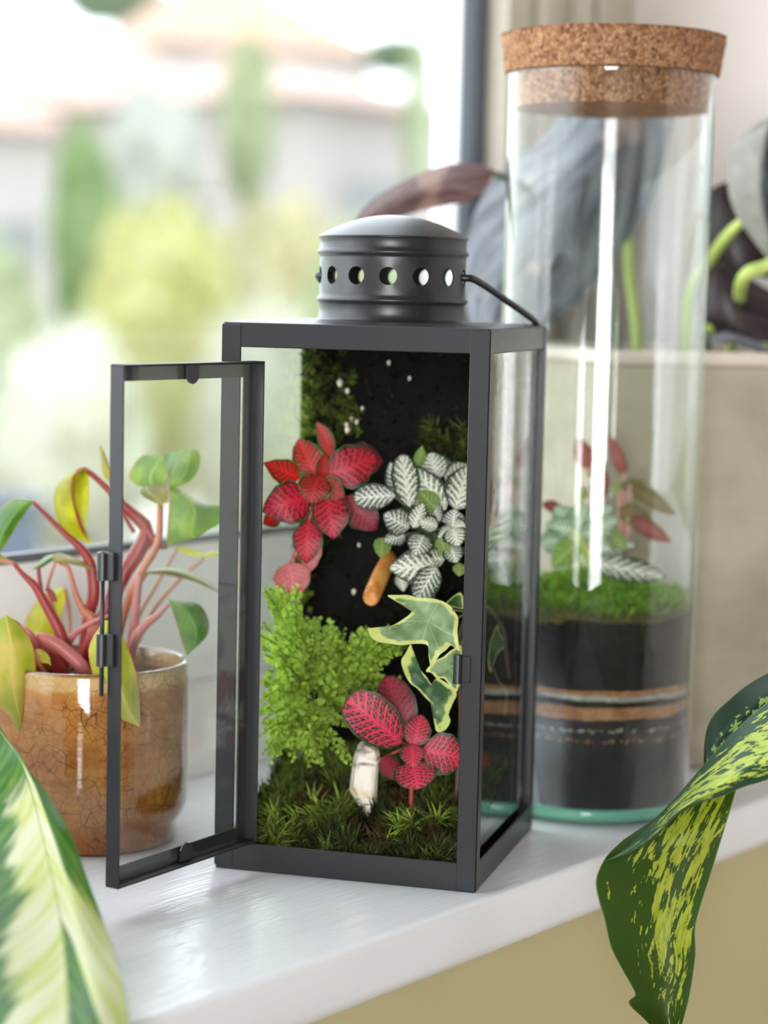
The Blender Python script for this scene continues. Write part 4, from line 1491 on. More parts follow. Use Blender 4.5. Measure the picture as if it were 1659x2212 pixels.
pt([(12, 1332), (40, 1350), (70, 1376), (90, 1440, .03)], [4, 5, 6, 8], STEM_M, -.05)
pt([(-30, 1206), (28, 1217), (50, 1244)], [3, 4, 4], STEM_T, -.021)
pt([(140, 1270), (150, 1330), (150, 1450, -.03)], [3, 4, 5], STEM_T, .044)
pt([(230, 1342), (226, 1360, .016), (216, 1410, .036), (208, 1452, .046)], [3, 4, 5, 6], STEM_T, -.064)
pt([(78, 1404), (84, 1430), (100, 1458, .01)], [3, 4, 5], STEM_T, -.046)
pt([(246, 1046), (262, 1100), (290, 1150)], [3, 4, 5], STEM_R, .018)

# ------------------------------------------------------------------ tall glass jar with cork
JC = onz(1270, 1734)
jar = thing('glass_jar', 'tall cylindrical clear glass jar closed with a wide cork lid', 'jar', JC)
GLASS = panemat('clear_glass', (.975, .985, .98), 1.0, (.80, .90, .87))
TURQ, nt, b_ = mat('turquoise_thick_glass', srgb(150, 228, 200), rough=.05)
b_.inputs['Transmission Weight'].default_value = .55
b_.inputs['IOR'].default_value = 1.45
JR, JT, JH = .0640, .0021, .4605
prof = [(JR, .0105), (JR, .2), (JR, JH - .003), (JR + .0008, JH - .0012), (JR + .0004, JH), (JR - JT - .0003, JH), (JR - JT - .0006, JH - .0015), (JR - JT, JH - .004), (JR - JT, .2), (JR - JT, .0105)]
v, f, uv = lathe(prof, 128, JC, True)
mk('glass_wall', v, f, GLASS, jar)
prof = [(.0, .0006), (JR - .010, .0006), (JR - .004, .0018), (JR - .0008, .005), (JR - .0001, .0100), (JR - .003, .0103), (.0, .0100)]
v, f, uv = lathe(prof, 96, JC)
mk('glass_base', v, f, TURQ, jar)['label'] = 'thick turquoise tinted glass base'
CORK, nt, b_ = mat('cork', rough=.85, spec=.2)
o_ = coords(nt)
w3 = noise(nt, o_, 300, 2, .5)
vc = voro(nt, scalev(nt, o_, (1, 1, .8)), 560, 'F1', 1.0, '3D', 'Color')
vr, vg, vb = sep(nt, vc)
ve = voro(nt, scalev(nt, o_, (1, 1, .8)), 560, 'DISTANCE_TO_EDGE')
big = noise(nt, o_, 70, 3, .6)
cc_ = mix(nt, vr, srgb(150, 102, 68), srgb(206, 160, 122))
cc_ = mix(nt, (vg - .72).clamp() * 3.0, cc_, srgb(92, 54, 36))
cc_ = mix(nt, (1.0 - ve.step(.0, .10)) * .65, cc_, srgb(84, 46, 26))
cc_ = mix(nt, big.step(.58, .72) * .35, cc_, srgb(110, 66, 42))
setin(nt, b_.inputs['Base Color'], cc_)
bump(nt, b_, ve + vr * .4, 1.0, .0016)
cz = JH + .0006
prof = [(.0, cz + .0234), (.040, cz + .0236), (.0676, cz + .0232), (.0692, cz + .0218), (.0693, cz + .018), (.0668, cz + .0008), (.0655, cz + .0002), (.0616, cz - .0004), (.0614, cz - .003), (.0600, cz - .0202), (.0592, cz - .0212), (.04, cz - .0214), (.0, cz - .0214)]
P2_ = catmull(np.array(prof), 84)
v, f, uv = lathe(P2_, 200, JC)
for i in range(len(v)):
    d_ = v[i] - JC
    r_ = math.hypot(d_[0], d_[1])
    if r_ > .02:
        k_ = 1 + (.0007 * fn(v[i], 260) + .0006 * fn(v[i], 620, 4)) / r_ - (.0004 / r_)
        v[i][0] = JC[0] + d_[0] * k_; v[i][1] = JC[1] + d_[1] * k_
o = mk('cork_lid', v, f, CORK, jar)
o['label'] = 'wide granular cork lid'

# soil and sand layers inside
RS = JR - JT - .0006
ts = thing('terrarium_soil', 'dark layered soil with two pale sand bands inside the jar', 'soil', JC + np.array([0, 0, .0103]))


def layer(z0, z1, m_, name, label=None, n0=0.0, n1=0.0, r=RS, cap=False, seed=0.0):
    seg, rows = 96, 6
    vs, fs = [], []
    for i in range(rows):
        t = i / (rows - 1)
        for k in range(seg):
            q = 2 * math.pi * k / seg
            c_ = (math.cos(q), math.sin(q), 0)
            za = z0 + n0 * fn(c_, 2.2, seed) + n0 * .6 * fn(c_, 11, seed)
            zb_ = z1 + n1 * fn(c_, 2.2, seed + 5) + n1 * .6 * fn(c_, 11, seed + 5)
            vs.append((JC[0] + r * c_[0], JC[1] + r * c_[1], JC[2] + za + (zb_ - za) * t))
    fs = [(i * seg + k, i * seg + (k + 1) % seg, (i + 1) * seg + (k + 1) % seg, (i + 1) * seg + k) for i in range(rows - 1) for k in range(seg)]
    fs.append(tuple(range(seg))[::-1]); fs.append(tuple((rows - 1) * seg + k for k in range(seg)))
    o = MB().add(vs, fs).make(name, m_, ts, smooth=False)
    if label: o['label'] = label
    return o


JS = soilmat('jar_soil', srgb(10, 10, 9), srgb(34, 32, 25), 420)
JS2 = soilmat('jar_soil_brown', srgb(34, 26, 24), srgb(72, 54, 44), 260)
SAND = soilmat('tan_sand', srgb(150, 104, 66), srgb(206, 160, 112), 900)
PALE = soilmat('pale_grit', srgb(150, 150, 138), srgb(216, 214, 200), 800)
layer(.0104, .124, JS, 'soil_column', None, .0, .008)
layer(.0810, .0842, SAND, 'sand_band', 'tan sand band', .0012, .0016, RS + .0003, seed=1)
layer(.0778, .0815, PALE, 'grit_band', 'pale grit band', .0016, .0010, RS + .00025, seed=1)
layer(.0662, .0735, SAND, 'sand_band', 'broad tan sand band', .0018, .0016, RS + .0003, seed=2)
for k, (z, m__, lb) in enumerate(((.0592, PALE, 'thin broken pale grit line'), (.0528, SAND, 'thin broken sand line'))):
    mb = MB()
    for i in range(150):
        q = 2 * math.pi * i / 150 + FRN2.uniform(-.01, .01)
        if FRN2.random() < .25: continue
        s_ = FRN2.uniform(.0007, .0015)
        c_ = JC + np.array([(RS - .0002) * math.cos(q), (RS - .0002) * math.sin(q), z + .0012 * fn((math.cos(q), math.sin(q), 0), 2.2, 2) + FRN2.uniform(-.0007, .0007)])
        v, f, uv = lathe([(s_ * .1, -s_), (s_ * .45, 0), (s_ * .1, s_)], 6, (0, 0, 0))
        c2_, s2_ = math.cos(q), math.sin(q)
        v = np.stack([-s2_ * v[:, 0] * 2.2 + c2_ * v[:, 1], c2_ * v[:, 0] * 2.2 + s2_ * v[:, 1], v[:, 2]], 1)
        mb.add(v + c_, f)
    o = mb.make('grit_line', m__, ts)
    o['kind'] = 'stuff'; o['label'] = lb
# moss cushion in the jar
jm = thing('moss_cushion', 'fuzzy bright green moss on the soil inside the jar', 'moss', JC + np.array([0, 0, .124]))


def hj(r, q): return .131 + .016 * (1 - (r / RS) ** 2) + .006 * fn((math.cos(q) * r * 40, math.sin(q) * r * 40, 0), 1.0, 3)


vs, fs = [], []
v, f = disc(RS - .001, 0, 40, JC, 8, lambda p: hj(math.hypot(p[0] - JC[0], p[1] - JC[1]), math.atan2(p[1] - JC[1], p[0] - JC[0])) - .003)
n0_ = len(v)
rim = [1 + 7 * 40 + k for k in range(40)]
v = np.concatenate([v, [(v[i][0], v[i][1], JC[2] + .109) for i in rim]])
f = f + [(rim[k], n0_ + k, n0_ + (k + 1) % 40, rim[(k + 1) % 40]) for k in range(40)]
mk('moss_base', v, f, soilmat('moss_brown', srgb(60, 66, 28), srgb(104, 96, 50), 300), jm)
k = 1500
rr2 = np.sqrt(rng.uniform(0, 1, k)) * (RS - .003)
qq = rng.uniform(0, 2 * math.pi, k)
P = np.stack([JC[0] + rr2 * np.cos(qq), JC[1] + rr2 * np.sin(qq), [JC[2] + hj(a_, b_) - .003 for a_, b_ in zip(rr2, qq)]], 1)
n_ = _U + rng.normal(size=(k, 3)) * .35
n_ -= np.stack([np.cos(qq), np.sin(qq), qq * 0], 1) * (np.maximum(0, rr2 / RS - .75) * 2.2)[:, None]
N = n_ / np.linalg.norm(n_, axis=1)[:, None]
k2 = 700
q2 = rng.uniform(0, 2 * math.pi, k2)
z2 = rng.uniform(.102, .137, k2)
P2 = np.stack([JC[0] + (RS - .0042) * np.cos(q2), JC[1] + (RS - .0042) * np.sin(q2), JC[2] + z2], 1)
N2 = _U * 1.0 + rng.normal(size=(k2, 3)) * .3
N2 /= np.linalg.norm(N2, axis=1)[:, None]
C2 = np.where((z2 < .118)[:, None], gcol('brown', k2) * 1.4, gcol('jar', k2) * 1.05)
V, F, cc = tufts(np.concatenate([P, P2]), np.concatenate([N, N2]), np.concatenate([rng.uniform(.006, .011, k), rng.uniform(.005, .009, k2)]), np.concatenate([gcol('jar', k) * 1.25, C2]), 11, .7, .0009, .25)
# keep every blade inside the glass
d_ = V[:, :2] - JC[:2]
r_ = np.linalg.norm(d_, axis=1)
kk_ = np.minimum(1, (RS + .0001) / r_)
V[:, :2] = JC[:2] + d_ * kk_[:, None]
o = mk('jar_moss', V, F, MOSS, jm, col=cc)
o['kind'] = 'stuff'


def c6(x, y): return 1000 + x * .452, 900 + y * .452


def jar_leaf(root, items, dref, hub, sm):
    for it in items:
        (bx, by), (tx, ty), w, m_, db, dt = it[:6]
        kw = it[6] if len(it) > 6 else dict(ROUND)
        x0, y0 = c6(bx, by); x1, y1 = c6(tx, ty)
        B, T_ = at(x0, y0, dref + db), at(x1, y1, dref + dt)
        v, f, uv = leaf(B, T_, w * .452 * dref * PXM, **kw)
        dxy = v[:, :2] - JC[:2]
        r_ = np.linalg.norm(dxy, axis=1)
        v[:, :2] = JC[:2] + dxy * np.minimum(1, (RS - .001) / np.maximum(r_, 1e-9))[:, None]
        mk('leaf', v, f, m_, root, uv=uv)
        tv, tf, _ = tube([hub, (hub + v[0]) / 2 - _U * .003, v[4]], .0011, 8, 6)
        mk('stem', tv, tf, sm, root)


WJ = FT('pale_netted_leaf', (84, 122, 72), (218, 232, 206), (110, 148, 98), 7, .05, .2, .06, 2.0, .9, .28, 1.0)
RJ = FT('rusty_red_leaf', (104, 62, 46), (172, 74, 64), (116, 100, 64), 7, .06, .16, .06, 2.0, .86, .3, 1.0)
OJ = FT('olive_red_leaf', (96, 92, 52), (140, 112, 66), (160, 162, 96), 7, .05, .12, .06, 2.0, .86, .35, 1.0)
STEM_P, _nt, _b = mat('pink_stem', srgb(206, 150, 140), rough=.4)
DJ = 1.372
hub = JC + np.array([0.0, 0.0, .140]) + _R * .008
wj = thing('white_nerve_plant', 'pale green and white veined plant sitting on the moss inside the jar', 'plant', hub)
jar_leaf(wj, [((560, 570), (745, 490), 130, WJ, -.012, -.012), ((530, 545), (395, 520), 120, WJ, -.008, -.004), ((550, 560), (585, 415), 150, WJ, -.004, .006), ((600, 500), (720, 430), 110, WJ, .0, .004),
              ((545, 600), (425, 720), 130, LIME, -.020, -.028), ((615, 695), (975, 768), 120, WHITE2, -.030, -.022), ((610, 640), (830, 610), 100, WHITE2, -.012, -.010), ((480, 590), (370, 600), 120, WJ, -.010, .0),
              ((500, 500), (440, 430), 100, WJ, .0, .004), ((700, 560), (780, 640), 90, LIME, -.012, -.016)], DJ, hub, STEM_G)
hub = JC + np.array([0.0, 0.0, .138]) + _R * .022 + _F * .012
rj = thing('red_leaved_plant', 'rusty red leaved plant standing tallest inside the jar', 'plant', hub)
jar_leaf(rj, [((605, 250), (548, 96), 96, RJ, .004, .006, dict(OV)), ((772, 275), (700, 88), 74, RJ, .006, .008, dict(OV)), ((632, 390), (690, 262), 90, RJ, -.002, .002, dict(OV)), ((800, 330), (1020, 470), 90, OJ, .0, -.004, dict(OV)),
              ((750, 335), (870, 315), 70, OJ, .004, .004), ((740, 450), (895, 480), 110, OJ, -.006, -.008), ((790, 480), (1000, 602), 90, RJ, -.008, -.008, dict(OV)), ((470, 440), (375, 415), 60, RJ, .006, .008), ((650, 280), (590, 260), 60, OJ, .004, .006),
              ((740, 300), (720, 380), 46, LIME, .002, .0), ((580, 330), (560, 420), 46, LIME, .006, .004)], DJ + .012, hub, STEM_P)

# ------------------------------------------------------------------ concrete planter with the dark-leaved plant
QC = np.array([1.226, .126, 0.0])
ua = math.atan2(-_R[0] * 0 - .605, .797)
ux, uy = np.array([.797, -.605, 0]), np.array([.605, .797, 0])
QS = .205
pa = thing('potted_alocasia', 'dark-leaved plant in a tall grey concrete planter behind the jar', 'potted plant', QC + ux * QS / 2 + uy * QS / 2)
CONC, nt, b_ = mat('concrete', rough=.85, spec=.2)
o_ = coords(nt)
n1, n2_ = noise(nt, o_, 12, 4, .6), noise(nt, scalev(nt, o_, (14, 14, 34)), 1.0, 4, .6)
setin(nt, b_.inputs['Base Color'], mix(nt, (n1 * .5 + n2_ * .5).step(.36, .62), srgb(166, 156, 136), srgb(182, 173, 152)))
bump(nt, b_, n2_ + noise(nt, o_, 220, 3, .6), .3, .002)


def QM(v): return QC + v[:, :1] * ux + v[:, 1:2] * uy + v[:, 2:] * _U


ZT = .288
mb = MB()
w_ = .012
mb.box((0, 0, .0005), (QS, QS, .02), .003, QM)
for a, b in (((0, 0, .015), (QS, w_, ZT - .009)), ((0, QS - w_, .015), (QS, QS, ZT - .009)), ((0, w_, .015), (w_, QS - w_, ZT - .009)), ((QS - w_, w_, .015), (QS, QS - w_, ZT - .009))):
    mb.box(a, b, .002, QM)
mb.make('planter', CONC, pa)
mb = MB()
e_ = .0012
for a, b in (((-e_, -e_, ZT - .0088), (QS + e_, w_ + e_, ZT)), ((-e_, QS - w_ - e_, ZT - .0088), (QS + e_, QS + e_, ZT)), ((-e_, w_, ZT - .0088), (w_ + e_, QS - w_, ZT)), ((QS - w_ - e_, w_, ZT - .0088), (QS + e_, QS - w_, ZT))):
    mb.box(a, b, .0015, QM)
mb.make('planter_rim', m_wall('pale_rim', srgb(222, 208, 194), .05, 20), pa)['label'] = 'pale rim of the planter'
mb = MB()
n_ = 16
vs = [QC + ux * (w_ + (QS - 2 * w_) * i / (n_ - 1)) + uy * (w_ + (QS - 2 * w_) * j / (n_ - 1)) + _U * (ZT - .02 + .004 * fn((i, j, 0), .4)) for i in range(n_) for j in range(n_)]
mk('potting_soil', vs, grid_faces(n_, n_), SOIL, pa)


def alof(c0, c1, c2_, sc=26):
    def f_(nt, u, v):
        o = coords(nt)
        a_ = (u * 2.0 - 1.0).abs()
        n = noise(nt, comb(nt, u * 4.0, v * 9.0 - a_ * 5.0), 1.0, 3, .55)
        c = mix(nt, n.step(.36, .62), c0, c1)
        p = noise(nt, o, sc, 2, .5)
        return mix(nt, p.step(.60, .70) * .75, c, c2_), n
    return f_


AL_B = leafmat('blue_grey_leaf', alof(srgb(76, 80, 88), srgb(134, 138, 146), srgb(206, 184, 176)), .12, .28, .6)
AL_P = leafmat('purple_leaf_underside', alof(srgb(84, 60, 62), srgb(122, 98, 96), srgb(160, 132, 122)), .2, .4)
AL_K = leafmat('blackish_purple_leaf', alof(srgb(34, 30, 32), srgb(62, 50, 50), srgb(74, 60, 58)), .1, .4)


def alog(nt, u, v):
    n = noise(nt, comb(nt, u * 4.0, v * 7.0), 1.0, 3, .5)
    c = mix(nt, n.step(.4, .6), srgb(26, 32, 32), srgb(48, 56, 56))
    return mix(nt, 1.0 - (u + (n - .5) * .12).step(.30, .40), c, mix(nt, n, srgb(104, 106, 100), srgb(176, 174, 164))), n


AL_G = leafmat('silver_edged_leaf', alog, .15, .35)


def al(rows, m_, d, label=None, nv=20, nu=13):
    v, f, uv = pxloft([[(x, y, d + q) for (x, y, q) in r] for r in rows], nv, nu)
    o = mk('leaf', v, f, m_, pa, uv=uv)
    if label: o['label'] = label
    return v


al([[(1240, 190, .02), (1345, 180, 0), (1462, 200, .02)], [(1170, 300, .024), (1308, 320, -.006), (1450, 292, .02)], [(1085, 366, .024), (1240, 425, -.010), (1400, 452, .018)], [(1032, 445, .02), (1170, 530, -.012), (1336, 545, .014)], [(1000, 560, .012), (1110, 630, -.014), (1256, 645, .008)], [(1012, 690, .0), (1090, 710, -.014), (1180, 706, .0)], [(1066, 790, -.01), (1084, 800, -.012), (1102, 792, -.01)]], AL_B, 1.535, 'broad blue grey leaf hanging behind the jar')
al([[(764, 482, 0), (772, 490, 0), (782, 496, 0)], [(800, 435, .004), (812, 460, -.006), (830, 480, 0)], [(880, 386, .006), (888, 425, -.008), (900, 458, 0)], [(965, 356, .006), (966, 400, -.008), (966, 444, 0)], [(1030, 354, .004), (1030, 392, -.006), (1030, 428, 0)], [(1064, 366, 0), (1066, 376, 0), (1062, 386, 0)]], AL_P, 1.465, 'dull purple underside of a curled leaf')
al([[(1640, 262, .0), (1680, 250, -.01), (1740, 262, .01)], [(1590, 305, .0), (1680, 310, -.02), (1790, 320, .02)], [(1570, 365, .0), (1680, 390, -.024), (1800, 400, .02)], [(1580, 440, .0), (1680, 460, -.02), (1790, 480, .01)], [(1612, 500, .0), (1690, 530, -.014), (1760, 560, 0)], [(1665, 566, 0), (1690, 580, 0), (1710, 590, 0)]], AL_G, 1.475, 'dark leaf with a silvery edge')
al([[(1532, 412, 0), (1550, 400, 0), (1590, 386, 0)], [(1524, 470, .004), (1590, 470, -.006), (1680, 430, .004)], [(1522, 530, .004), (1600, 540, -.006), (1720, 520, .004)], [(1530, 570, .004), (1610, 590, -.004), (1700, 610, .002)]], AL_K, 1.53, 'blackish purple leaf')
al([[(1515, 590, 0), (1550, 574, 0), (1590, 580, 0)], [(1505, 640, .004), (1570, 630, -.008), (1650, 620, .004)], [(1512, 690, .004), (1590, 690, -.008), (1720, 660, .004)], [(1560, 740, .002), (1640, 740, -.004), (1730, 740, .002)]], AL_K, 1.515, 'blackish purple leaf')
al([[(1530, 730, 0), (1532, 735, 0), (1534, 740, 0)], [(1570, 716, .004), (1580, 728, -.004), (1590, 744, 0)], [(1640, 740, 0), (1650, 752, -.004), (1640, 764, 0)], [(1690, 770, 0), (1690, 780, 0), (1690, 786, 0)]], AL_B, 1.50)


def alst(pts, r, m_):
    v, f, uv = tube([at(*p) for p in pts], [k * 1.5 / FPX for k in (r if isinstance(r, (list, tuple)) else [r] * len(pts))], 24, 9)
    mk('stalk', v, f, m_, pa)


alst([(1614, 468, 1.474), (1570, 510, 1.492), (1530, 568, 1.53), (1490, 640, 1.56), (1480, 800, 1.58)], [10, 12, 13, 13, 13], STEM_G)
alst([(1760, 530, 1.46), (1659, 574, 1.466), (1606, 602, 1.474), (1592, 690, 1.545), (1570, 800, 1.58)], [14, 15, 15, 12, 12], STEM_G)
alst([(1522, 706, 1.515), (1536, 712, 1.52), (1552, 716, 1.525)], [8, 12, 6], STEM_G)
alst([(1346, 182, 1.535), (1365, 330, 1.560), (1358, 560, 1.575), (1374, 700, 1.58), (1380, 800, 1.58)], [8, 10, 12, 13, 14], STEM_G)
alst([(1065, 374, 1.465), (1150, 420, 1.55), (1300, 600, 1.59), (1340, 800, 1.59)], [7, 9, 11, 12], STEM_D)
alst([(1560, 405, 1.53), (1540, 560, 1.58), (1500, 800, 1.60)], [7, 9, 11], STEM_D)
alst([(1560, 576, 1.515), (1540, 660, 1.57), (1520, 800, 1.59)], [7, 9, 11], STEM_D)
alst([(1690, 252, 1.47), (1740, 500, 1.52), (1640, 800, 1.56)], [8, 10, 12], STEM_G)
alst([(1688, 778, 1.50), (1650, 770, 1.51), (1600, 800, 1.54)], [5, 6, 7], STEM_G)
# ------------------------------------------------------------------ foreground leaves
def varieg(nt, u, v):
    """cream and green sectors running out from the midrib"""
    a_ = (u * 2.0 - 1.0)
    ab = a_.abs()
    ph = v * 7.0 - ab * 1.9
    n = noise(nt, comb(nt, ph * .9 + u * 3, ab * .9), 1.0, 3, .6)
    n2 = noise(nt, comb(nt, ph * 7.0, ab * 2.0), 1.0, 2, .5)
    n3 = noise(nt, comb(nt, ph * 3.0, ab * 1.2), 1.0, 3, .5)
    right = a_.step(-.02, .02)
    # green on the upper band of both halves, a dark tongue low beside the midrib on the right
    up_ = 1.0 - (v + (n3 - .5) * .22 + ab * right * -.14 + (1.0 - right) * (1.0 - ab) * .16).step(.35, .41)
    leftg = (1.0 - right) * (ab - (v - .3) * .35 + (n3 - .5) * .6).step(.20, .32)
    tongue = right * (1.0 - (ab - ((v - .52) * 2.6).min(.66) + (n3 - .5) * .10).step(.0, .03))
    grn = (up_ * (right * (ab - v * .95 + .10).step(.0, .12) + (1.0 - right))).max(leftg).max(tongue)
    grn = grn.max((n - .72).clamp() * 3.0).clamp()
    cream = mix(nt, (n3 * .6 + n2 * .4).step(.40, .62), srgb(222, 223, 188), srgb(194, 204, 112))
    g_ = mix(nt, n2.step(.42, .66), srgb(56, 108, 30), srgb(92, 138, 48))
    g_ = mix(nt, tongue, g_, mix(nt, n2.step(.45, .62), srgb(44, 96, 18), srgb(90, 140, 30)))
    c = mix(nt, grn, cream, g_)
    c = mix(nt, (1.0 - ab.step(.004, .02)) * .55, c, srgb(120, 140, 60))
    c = mix(nt, ab.step(.985, .995), c, srgb(86, 110, 60))
    return c, n2 * .5 + n3


VAR = leafmat('cream_green_variegated_leaf', varieg, .3, .38)


def five(L, M, R, dl, dm, dr):
    return [(L[0], L[1], dl), (L[0] * .5 + M[0] * .5, L[1] * .5 + M[1] * .5, dl * .4 + dm * .6 - .002), (M[0], M[1], dm + .0035), (R[0] * .5 + M[0] * .5, R[1] * .5 + M[1] * .5, dr * .4 + dm * .6 - .003), (R[0], R[1], dr)]


CV = [((-60, 1530), (-30, 1540), (-8, 1555)), ((-92, 1610), (14, 1600), (20, 1602)), ((-120, 1680), (46, 1646), (52, 1650)), ((-146, 1750), (72, 1726), (104, 1716)), ((-166, 1830), (96, 1822), (154, 1806)), ((-180, 1920), (119, 1922), (194, 1912)),
      ((-190, 2010), (137, 2024), (234, 2020)), ((-190, 2100), (146, 2130), (260, 2106)), ((-170, 2200), (148, 2226), (279, 2206)), ((-120, 2310), (150, 2330), (270, 2310)), ((-10, 2420), (152, 2430), (230, 2420)), ((150, 2530), (154, 2535), (158, 2530))]
vroot = at(-40, 1535, 1.07)
vg = thing('variegated_plant', 'large cream and green variegated leaf drooping in front of the brown pot', 'plant', vroot)
VD = [1.10, 1.085, 1.07, 1.055, 1.03, 1.0, .97, .94, .908, .88, .862, .85]
v, f, uv = pxloft([five(a, b, c, q + .012, q - .008, q + .008) for (a, b, c), q in zip(CV, VD)], 60, 29)
mk('leaf', v, f, VAR, vg, uv=uv)
# its stalk and pot stand just outside the picture, further along the sill
PB = np.array([.60, .13, 0.0])
v, f, uv = tube([at(-40, 1535, 1.078), at(-110, 1490, 1.085), at(-240, 1500, 1.09), PB + np.array([.01, 0, .10]), PB + np.array([0, 0, .05])], [.0016, .002, .0026, .004, .005], 30, 9)
mk('leaf_stalk', v, f, STEM_G, vg)
v, f, uv = lathe([(.01, .0006), (.034, .0006), (.044, .075), (.046, .080), (.043, .080), (.040, .066), (.005, .064)], 48, PB)
mk('pot', v, f, m_wall('terracotta', srgb(176, 104, 72), .1, 20), vg)


def spot_(dark, lime, thr, under):
    def f_(nt, u, v):
        a_ = (u * 2.0 - 1.0).abs()
        ph = v * 9.0 - (1.0 - u) * 2.6
        n = noise(nt, comb(nt, u * 9.0 + v * 3.0, ph * .85), 1.0, 4, .62, .4)
        n2 = noise(nt, comb(nt, u * 24.0 + v * 9.0, ph * 2.6), 1.0, 3, .6, .3)
        n3 = noise(nt, comb(nt, u * 2.0, v * 3.0 + 4.0), 1.0, 2, .5)
        k = n * .62 + n2 * .38 - v.step(.55, .95) * .10 + (n3 - .5) * .12
        if under: k = k - (.62 - u).step(.0, .5) * .13 - u.step(.86, 1.0) * .12
        else: k = k - a_.step(.45, .98) * .14
        m__ = k.step(thr, thr + .015)
        g_ = mix(nt, n3, dark[0], dark[1])
        l_ = mix(nt, n2.step(.4, .62), lime[0], lime[1])
        return mix(nt, a_.step(.975, .992), mix(nt, m__, g_, l_), srgb(120, 150, 100)), n2
    return f_


SPOT = leafmat('lime_splashed_leaf', spot_((srgb(40, 72, 42), srgb(62, 94, 72)), (srgb(168, 192, 66), srgb(200, 216, 104)), .470, False), .2, .36, .4)
SPOTB = leafmat('lime_splashed_leaf_underside', spot_((srgb(46, 72, 20), srgb(64, 88, 32)), (srgb(142, 156, 46), srgb(170, 180, 70)), .478, True), .3, .5, .3)
sroot = at(1800, 1500, 1.16)
sp = thing('dieffenbachia', 'green leaves splashed with lime drooping over the sill edge', 'plant', sroot)
UPP = [((1800, 1440), (1800, 1600), 1.165, 1.10), ((1730, 1470), (1730, 1650), 1.165, 1.10), ((1659, 1516), (1659, 1684), 1.16, 1.098), ((1606, 1561), (1607, 1700), 1.157, 1.096), ((1555, 1613), (1559, 1720), 1.155, 1.095), ((1504, 1671), (1511, 1735), 1.152, 1.095),
       ((1452, 1730), (1460, 1764), 1.146, 1.096), ((1394, 1788), (1423, 1803), 1.138, 1.098), ((1338, 1838), (1376, 1838), 1.13, 1.102), ((1304, 1862), (1322, 1856), 1.12, 1.108)]
rows = [[(a[0], a[1], da), ((a[0] * .6 + b[0] * .4), (a[1] * .6 + b[1] * .4), da * .5 + db * .5 - .008), (a[0] * .25 + b[0] * .75, a[1] * .25 + b[1] * .75, db - .004), (b[0], b[1], db)] for a, b, da, db in UPP]
v, f, uv = pxloft(rows, 44, 17)
mk('leaf', v, f, SPOT, sp, uv=uv)
HNG = [((1345, 1815), (1606, 1640), 1.132), ((1308, 1852), (1594, 1694), 1.122), ((1287, 1900), (1576, 1756), 1.116), ((1293, 1945), (1558, 1815), 1.118), ((1305, 1985), (1536, 1888), 1.12), ((1318, 2042), (1511, 1966), 1.122), ((1339, 2086), (1502, 2008), 1.122),
       ((1363, 2128), (1503, 2056), 1.12), ((1372, 2150), (1498, 2100), 1.118), ((1358, 2168), (1490, 2150), 1.116), ((1400, 2210), (1476, 2205), 1.114), ((1440, 2260), (1462, 2255), 1.112), ((1455, 2320), (1457, 2320), 1.11)]
rows = [[(a[0], a[1], d), (a[0] * .66 + b[0] * .34, a[1] * .66 + b[1] * .34, d + .010), (a[0] * .33 + b[0] * .67, a[1] * .33 + b[1] * .67, d + .012), (b[0], b[1], d + .004)] for a, b, d in HNG]
v, f, uv = pxloft(rows, 50, 17)
mk('leaf_fold', v, f, SPOTB, sp, uv=uv)['label'] = 'folded half of the leaf hanging below'
DK = [((1800, 1400), (1800, 1520)), ((1720, 1425), (1720, 1560)), ((1659, 1454), (1659, 1600)), ((1613, 1481), (1630, 1630)), ((1566, 1520), (1600, 1660)), ((1538, 1550), (1570, 1690)), ((1524, 1586), (1545, 1710)), ((1520, 1640), (1530, 1720)), ((1522, 1700), (1524, 1725))]
rows = [[(a[0], a[1], 1.20), (a[0] * .5 + b[0] * .5, a[1] * .5 + b[1] * .5, 1.186), (b[0], b[1], 1.205)] for a, b in DK]
v, f, uv = pxloft(rows, 30, 13)
DARKS = leafmat('dark_lime_splashed_leaf', lambda nt, u, v: (mix(nt, (noise(nt, comb(nt, u * 9.0, v * 16.0), 1.0, 3, .6) * (1.0 - (1.0 - u).step(.6, .9) * .4)).step(.54, .57), srgb(28, 52, 30), srgb(150, 182, 92)), None), .15, .36)
mk('leaf', v, f, DARKS, sp, uv=uv)['label'] = 'darker leaf behind the folded one'
FL = np.array([1.37, -.55, -.86])
c1_ = at(1900, 1600, 1.15)
for pts in ([at(1790, 1500, 1.15), at(1850, 1560, 1.15), c1_ + np.array([.05, -.05, -.1]), FL + np.array([0, 0, .35])], [at(1790, 1460, 1.19), at(1870, 1560, 1.19), c1_ + np.array([.06, -.03, -.12]), FL + np.array([0.01, 0.01, .35])]):
    v, f, uv = tube(pts, [.003, .004, .006, .009], 30, 9)
    mk('leaf_stalk', v, f, STEM_G, sp)
v, f, uv = lathe([(.02, .001), (.11, .001), (.14, .30), (.15, .31), (.14, .31), (.13, .28), (.01, .27)], 48, FL)
mk('pot', v, f, m_wall('grey_pot', srgb(120, 118, 112), .1, 8), sp)
tv, tf, _ = tube([FL + np.array([0, 0, .25]), FL + np.array([0, 0, .38])], [.012, .009], 6, 10)
mk('cane', tv, tf, STEM_G, sp)

# ------------------------------------------------------------------ the garden beyond the window
GZ = -1.05


def gmat(name, c1, c2, sc=2.0, tr=.25):
    c1, c2 = [tuple((x * .85 + sum(c) / 3 * .15) * .54 for x in c) for c in (c1, c2)]
    def f_(nt, u, v):
        o = coords(nt)
        n = noise(nt, o, sc, 4, .6)
        return mix(nt, n.step(.35, .65), c1, c2), None
    return leafmat(name, f_, tr, .7, .2, 1.05)


